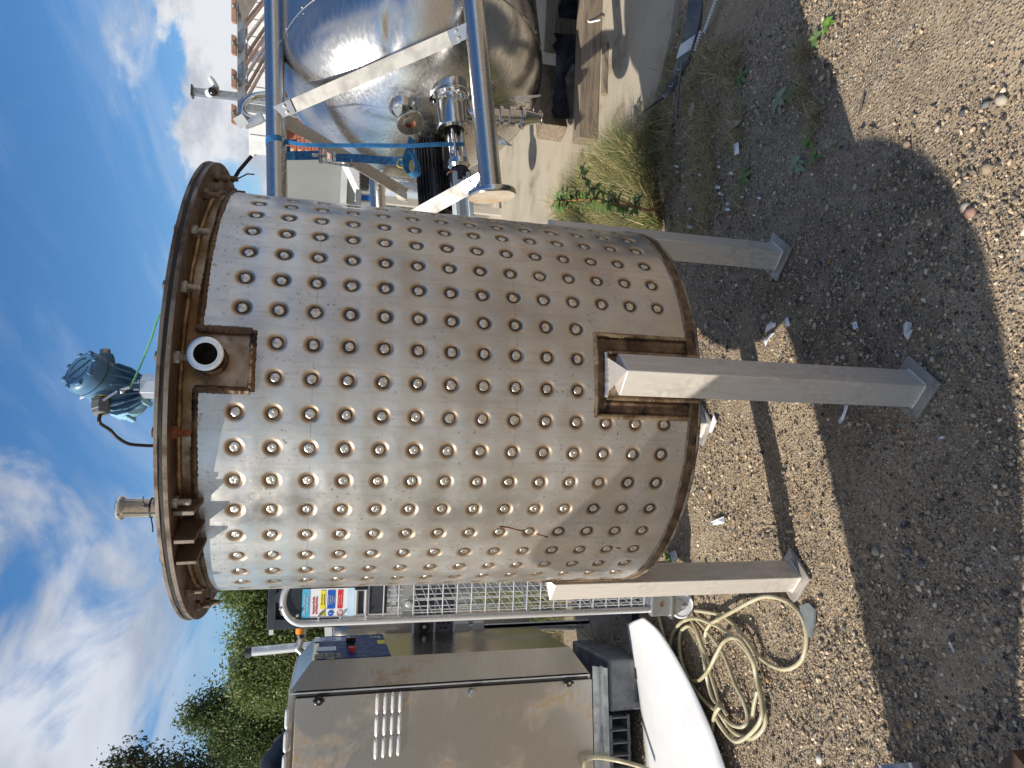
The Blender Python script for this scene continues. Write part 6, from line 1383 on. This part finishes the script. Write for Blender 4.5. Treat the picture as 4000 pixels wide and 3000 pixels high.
def thin_pts(n):
    q = np.array([(p.x, p.y) for p in [gnd(rng.uniform(2590, 2900), rng.uniform(180, 930)) for _ in range(n)]]); cl = np.array([mnoise.noise(Vector((a * 5, b * 5, 1))) for a, b in q]); q = q[cl > -.05 + .5 * np.clip(rng.uniform(-1, 1, len(q)), 0, 1)]; return np.c_[q, np.zeros(len(q))]
blades('dead_grass', thin_pts, 9000, .03, .13, .0017, STRAW[:3] + STRAW + [(.5, .43, .32), (.16, .19, .07)], 'thin dead grass and straw scattered over the shaded dirt', lean=2.2, bend=.8)
def edge_pts(n):
    q = np.array([(p.x, p.y) for p in [gnd(2555 + rng.normal() * 22, rng.uniform(420, 620)) for _ in range(n)]]); return np.c_[q, np.zeros(len(q))]
blades('verge_grass', edge_pts, 900, .04, .15, .0018, STRAW + GREEN[:2], 'short straw coloured grass along the concrete edge', lean=1.2)
def back_pts(n):
    y_ = rng.uniform(4.55, 9.5, n); x_ = rng.uniform(-.50, -.22, n) * y_; return np.c_[x_, y_, np.zeros(n)]
blades('rough_grass', back_pts, 9000, .10, .42, .004, STRAW[:2] + GREEN + GREEN[:2], 'rough sunlit grass behind the trolley and cabinet', lean=.8)
def far_pts(n):
    y_ = 9 + 14 * rng.uniform(0, 1, n) ** 1.5; x_ = rng.uniform(-.75, .1, n) * y_; return np.c_[x_, y_, np.zeros(n)]
blades('far_grass', far_pts, 9000, .2, .8, .012, GREEN + STRAW[:1], 'tall rank grass and scrub below the far trees', lean=.6)
# dry stems behind the castor
root = gnd(2385, 2545); stm = thing('dry_stems', 'bundle of dry bare stems leaning in the shade behind the white sheet', 'dead plant', tuple(root))
for x, y in ((2255, 2425), (2300, 2412), (2330, 2412), (2268, 2440), (2340, 2440), (2235, 2432), (2310, 2450), (2345, 2470), (2240, 2527), (2290, 2480)):
    e = at(x, y, 3.75 + random.uniform(-.1, .15)); m_ = root.lerp(e, .5) + Vector((random.uniform(-.03, .03), .02, .02)); b = MB(); b.path(smooth_pts([root + Vector((random.uniform(-.02, .02), random.uniform(-.02, .02), 0)), m_, e], 4), [.0035 - .0003 * k for k in range(9)], 5); part('stem', b, M['wood'], stm)
# leafy plants
def leaf_part(par, p, d, L, w, col, fold=.25):
    d = Vector(d).normalized(); s_ = d.cross(UP); s_ = s_.normalized() if s_.length > 1e-4 else Vector((1, 0, 0)); n_ = s_.cross(d)
    b = MB(); P = []
    for k in range(6):
        t = k / 5; ww = w * math.sin(math.pi * min(1, t * .92 + .06)) ** .8 * .5; c = Vector(p) + d * L * t - UP * (L * .35 * t * t); P.append([c - s_ * ww + n_ * ww * fold, c, c + s_ * ww + n_ * ww * fold])
    b.grid(P); return part('leaf', b, col, par, smooth=True, angle=80)
def leafmat(name, c, c2): return simple(name, c, .45, 0, c2, 30, bump=.15, bs=60)
lm1 = leafmat('willowherb_leaf', (.095, .185, .04), (.13, .23, .05)); lm2 = leafmat('dock_leaf', (.10, .18, .055), (.14, .21, .085)); lm3 = leafmat('grey_leaf', (.20, .25, .15), (.28, .32, .22)); lm4 = leafmat('bright_leaf', (.10, .21, .03), (.14, .26, .05)); orn = simple('orange_stem', (.42, .17, .06), .5, 0, (.32, .12, .05), 20)
rt_ = gnd(2588, 806); pl_ = thing('leafy_weed', 'tall leafy weed with orange stem growing in the grass tuft', 'plant', tuple(rt_))
st = smooth_pts([rt_, at(2530, 820, 3.16), at(2480, 808, 3.2), at(2400, 795, 3.24), at(2330, 780, 3.28), at(2230, 782, 3.32), at(2160, 785, 3.36)], 4); b = MB(); b.path(st, [.0075 - .0055 * k / (len(st) - 1) for k in range(len(st))], 7); part('stem', b, orn, pl_)
br = smooth_pts([at(2480, 808, 3.2), at(2400, 770, 3.22), at(2330, 735, 3.24), at(2285, 690, 3.26), at(2278, 650, 3.28)], 4); b = MB(); b.path(br, [.005 - .0035 * k / (len(br) - 1) for k in range(len(br))], 6); part('branch_stem', b, orn, pl_)
random.seed(3)
for k in range(90):
    t = random.uniform(.28, 1); p = st[int(t * (len(st) - 1))]; a = random.uniform(0, 6.28); leaf_part(pl_, p, (math.cos(a), math.sin(a), random.uniform(.2, .9)), random.uniform(.055, .10), .026, lm1)
for k in range(34):
    p = br[int(random.uniform(.3, 1) * (len(br) - 1))]; a = random.uniform(0, 6.28); leaf_part(pl_, p, (math.cos(a), math.sin(a), random.uniform(.1, .8)), random.uniform(.035, .06), .017, lm1)
def rosette(x, y, n, L, w, mat, label, up_=.35):
    o = thing('weed', label, 'plant', tuple(gnd(x, y)), 'small weeds in the dirt')
    for k in range(n):
        a = 6.283 * k / n + random.uniform(-.3, .3); leaf_part(o, gnd(x, y, .006), (math.cos(a), math.sin(a), up_ * random.uniform(.4, 1.4)), L * random.uniform(.7, 1.2), w, mat, .3)
rosette(2895, 300, 8, .055, .022, lm2, 'small green weed in the dirt nearest the toothed strip')
rosette(2910, 690, 9, .05, .02, lm2, 'dark green weed in the shade short of the grass tuft')
rosette(3045, 390, 10, .058, .026, lm3, 'large pale grey green weed rosette in the shade')
rosette(3090, 372, 6, .04, .02, lm2, 'green sprig touching the pale grey rosette')
rosette(3105, 645, 9, .05, .024, lm3, 'grey green weed with white leaves near the shadow corner')
rosette(3160, 560, 6, .042, .017, lm4, 'young upright green weed beside the shadow line', .9)
rosette(3185, 610, 6, .04, .015, lm4, 'feathery green seedling close to the shadow line', .8)
rosette(3238, 95, 6, .042, .02, lm4, 'bright green weed right on the sunlit shadow edge', .6)
rosette(3188, 150, 5, .04, .02, lm2, 'two leaved green weed beside the straw clump', .6)
rosette(2620, 2185, 16, .05, .018, lm4, 'bright leafy weed under the tank behind the left leg', .9)
def clump(x, y, r, n, label):
    c = gnd(x, y); blades('straw_clump', lambda k: np.c_[c.x + rng.normal(size=k) * r, c.y + rng.normal(size=k) * r, np.zeros(k)], n, .03, .10, .0013, STRAW + [(.2, .2, .08)], label, 'straw clump', lean=2.0, bend=.5)
    bpy.context.scene.collection.objects[-1]
clump(3140, 205, .02, 160, 'spiky straw clump by the shadow line at the top edge'); clump(3135, 350, .025, 140, 'flattened straw clump below the pale rosette'); clump(3190, 455, .022, 140, 'brown straw clump near the shadow corner')
# ------------------------------------------------------------------ stones, shards and scraps
def stone(x, y, size, col, label, cat='stone', flat=.6, group='larger loose stones', name='stone'):
    c = gnd(x, y, size * flat * .3); V = I0V * (1 + rng.uniform(-.16, .16, (len(I0V), 1))) * np.array([size, size * rng.uniform(.65, .95), size * flat]); a = rng.uniform(0, 6.28); R_ = np.array([[math.cos(a), -math.sin(a), 0], [math.sin(a), math.cos(a), 0], [0, 0, 1]]); V = V @ R_.T
    o = bpy.data.objects.new(name, np_mesh(name, V, I0F, M['stone'], vcol=np.tile(np.array(col), (len(V), 1)), smooth=True)); COL.objects.link(o); o.location = c; return tag(o, label, cat, group)
TAN, PALE, GREY, DARK, PINK, WHITE, OR = (.36, .28, .19), (.48, .42, .33), (.20, .20, .20), (.09, .09, .10), (.36, .22, .17), (.62, .60, .56), (.46, .28, .13)
for x, y, s, c, l in ((3855, 658, .020, TAN, 'tan stone in the sun above the rounded shadow'), (3790, 832, .021, PINK, 'pink broken stone just outside the rounded shadow'), (3768, 808, .018, PALE, 'pale cracked stone touching the pink broken stone'), (3230, 810, .014, PALE, 'pale round stone in the shade below the right foot'), (3338, 730, .014, PALE, 'cream stone in the shade near the shadow corner'), (3416, 730, .011, TAN, 'tan square stone inside the rounded shadow'), (3305, 765, .011, PINK, 'pinkish stone chip in the shade'), (3360, 835, .012, GREY, 'grey stone in a loose group inside the rounded shadow'), (3388, 838, .009, GREY, 'small grey stone beside the grey group'), (3305, 575, .015, GREY, 'rounded grey stone in the shade by the weeds'), (3660, 505, .012, PALE, 'pale sharp stone in the sunlit dirt'), (3540, 565, .016, TAN, 'flat tan stone at the edge of the sunlit gravel'), (3910, 390, .020, PALE, 'large pale stone in the gravel patch near the top'), (3850, 410, .014, GREY, 'grey pebble in the gravel patch near the top'), (3700, 450, .013, TAN, 'tan pebble in the gravel patch'), (3760, 440, .014, DARK, 'dark pebble in the gravel patch'), (3200, 2965, .020, WHITE, 'big white stone at the lower left'), (3392, 2162, .018, PINK, 'pale pink stone in the shade front of the left foot'), (3418, 2155, .016, PALE, 'round pale stone in the shade front of the left foot'), (3545, 2155, .013, GREY, 'grey stone inside the front shadow'), (3600, 2208, .014, GREY, 'long grey stone in the front shadow'), (3817, 2448, .014, PINK, 'pinkish stone in the near shadow'), (3527, 2585, .012, GREY, 'bluish stone in the near shadow'), (3555, 2832, .013, OR, 'orange stone in the near shadow'), (3860, 2635, .012, TAN, 'tan stone in the near shadow beside a white chip'), (2770, 1930, .015, OR, 'orange stone under the tank in the sun'), (2950, 1380 - 300, .010, PALE, 'cream pebble in the shade right of the front leg'), (3270, 1400, .012, PALE, 'pale pebble in the shade right of the front foot'), (3640, 1405, .011, PALE, 'round cream pebble close to the front foot plate'), (2997, 2655, .013, OR, 'orange chip inside the hose loop'), (2840, 2695, .012, TAN, 'tan stone inside the hose coil'), (3050, 2412, .012, TAN, 'tan stone inside the large hose loop')):
    stone(x, y, s, c, l)
p = [gnd(x, y, .006) for x, y in ((3130, 2365), (3165, 2355), (3190, 2380), (3185, 2440), (3172, 2492), (3158, 2480), (3142, 2430))]
b = MB(); b.prism(p, (0, 0, .008)); single('slate_flake', b, M['slate'], 'flat grey slate flake between left foot and hose', 'slate', loc=tuple(p[0]), smooth=False)
def shard(poly, col, label, cat='litter', z=.008, th=.002, tilt=.012):
    q = [gnd(x, y, z + tilt * (i % 2)) for i, (x, y) in enumerate(poly)]; b = MB(); b.prism(q, (0, 0, th)); m = col if not isinstance(col, tuple) else None
    single('litter_shard', b, M[col], label, cat, loc=tuple(q[0]), group='pale scraps of litter on the ground', smooth=False)
shard([(2990, 1300), (2995, 1272), (3012, 1256), (3030, 1262), (3028, 1276)], 'paper', 'clear white plastic shard right of the front leg, larger of two')
shard([(2985, 1330), (3008, 1305), (3025, 1300), (3000, 1330), (2990, 1352)], 'paper', 'narrow curved plastic shard below the larger one')
shard([(3066, 1250), (3076, 1238), (3088, 1272), (3070, 1276)], 'paper', 'small white plastic shard beside the two larger ones')
shard([(3328, 1262), (3345, 1254), (3352, 1278), (3338, 1288)], 'paper', 'small crumpled white scrap in the shade')
shard([(3530, 1268), (3542, 1256), (3560, 1258), (3562, 1275), (3556, 1285), (3566, 1288), (3548, 1328), (3532, 1308)], 'white_paint', 'broken white crockery piece in the shade nearest the front foot')
shard([(3302, 1582), (3314, 1584), (3296, 1640), (3282, 1656), (3275, 1648), (3292, 1620)], 'paper', 'white bent plastic strip left of the front leg')
shard([(3664, 1716), (3680, 1704), (3692, 1706), (3686, 1714)], 'paper', 'tiny white chip in the shade past the front foot')
shard([(2775, 2040), (2800, 2030), (2828, 2018), (2832, 2042), (2812, 2048), (2782, 2052)], 'paper', 'crumpled paper scrap under the tank')
shard([(2612, 2160), (2640, 2150), (2650, 2185), (2625, 2195)], 'white_paint', 'white broken cup piece among the leafy weed')
shard([(2745, 2198), (2752, 2195), (2754, 2212), (2747, 2212)], 'blue', 'tiny blue plastic scrap under the tank')
shard([(2790, 1620), (2800, 1645), (2780, 1690), (2770, 1690), (2778, 1650)], 'paper', 'pale torn scrap behind the front leg')
shard([(2692, 410), (2712, 395), (2716, 430), (2700, 460), (2688, 450)], 'concrete', 'torn pale dirty lump on the dirt by the toothed strip')
shard([(2840, 480), (2862, 465), (2900, 470), (2880, 490), (2850, 510)], 'concrete', 'pale flaky wood scrap among dead grass')
shard([(2868, 560), (2885, 556), (2888, 600), (2870, 606)], 'paper', 'square pale scrap left of the green weeds')
shard([(3222, 270), (3238, 275), (3244, 335), (3232, 348)], 'wood', 'brown splinter of wood on the shadow line', 'wood chip')
shard([(3345, 520), (3365, 500), (3372, 505), (3352, 535)], 'wood', 'split wood chip in the sun by the shadow corner', 'wood chip')
shard([(3385, 508), (3400, 505), (3418, 520), (3410, 525)], 'wood', 'second wood chip beside the split one', 'wood chip')
shard([(3368, 375), (3374, 378), (3360, 445), (3354, 445)], 'wood', 'thin pale twig piece in the sunlit dirt', 'wood chip')
shard([(2606, 845), (2618, 845), (2622, 910), (2610, 912)], 'wood', 'grey weathered stake foot in the grass tuft', 'wood chip')
shard([(3705, 2510), (3712, 2508), (3732, 2545), (3726, 2550)], 'paper', 'pale wooden stick end in the near shadow', 'wood chip')

random.seed(21); b = MB()
for k in range(40):
    x, y = random.uniform(2640, 2980), random.uniform(520, 950); a = random.uniform(0, 6.28); w_, h_ = random.uniform(5, 13), random.uniform(4, 8); b.cur = k % 3
    b.prism([gnd(x + w_ * math.cos(a + q) * random.uniform(.7, 1.2), y + h_ * math.sin(a + q) * random.uniform(.7, 1.2), .006 + .006 * (i % 2)) for i, q in enumerate((0, 1.4, 2.7, 4.2, 5.3))], (0, 0, .002))
single('litter_flakes', b, [M['paper'], M['concrete'], M['wood']], 'tiny pale flakes and chips strewn among the dead grass in the shade', 'litter', kind='stuff', smooth=False)
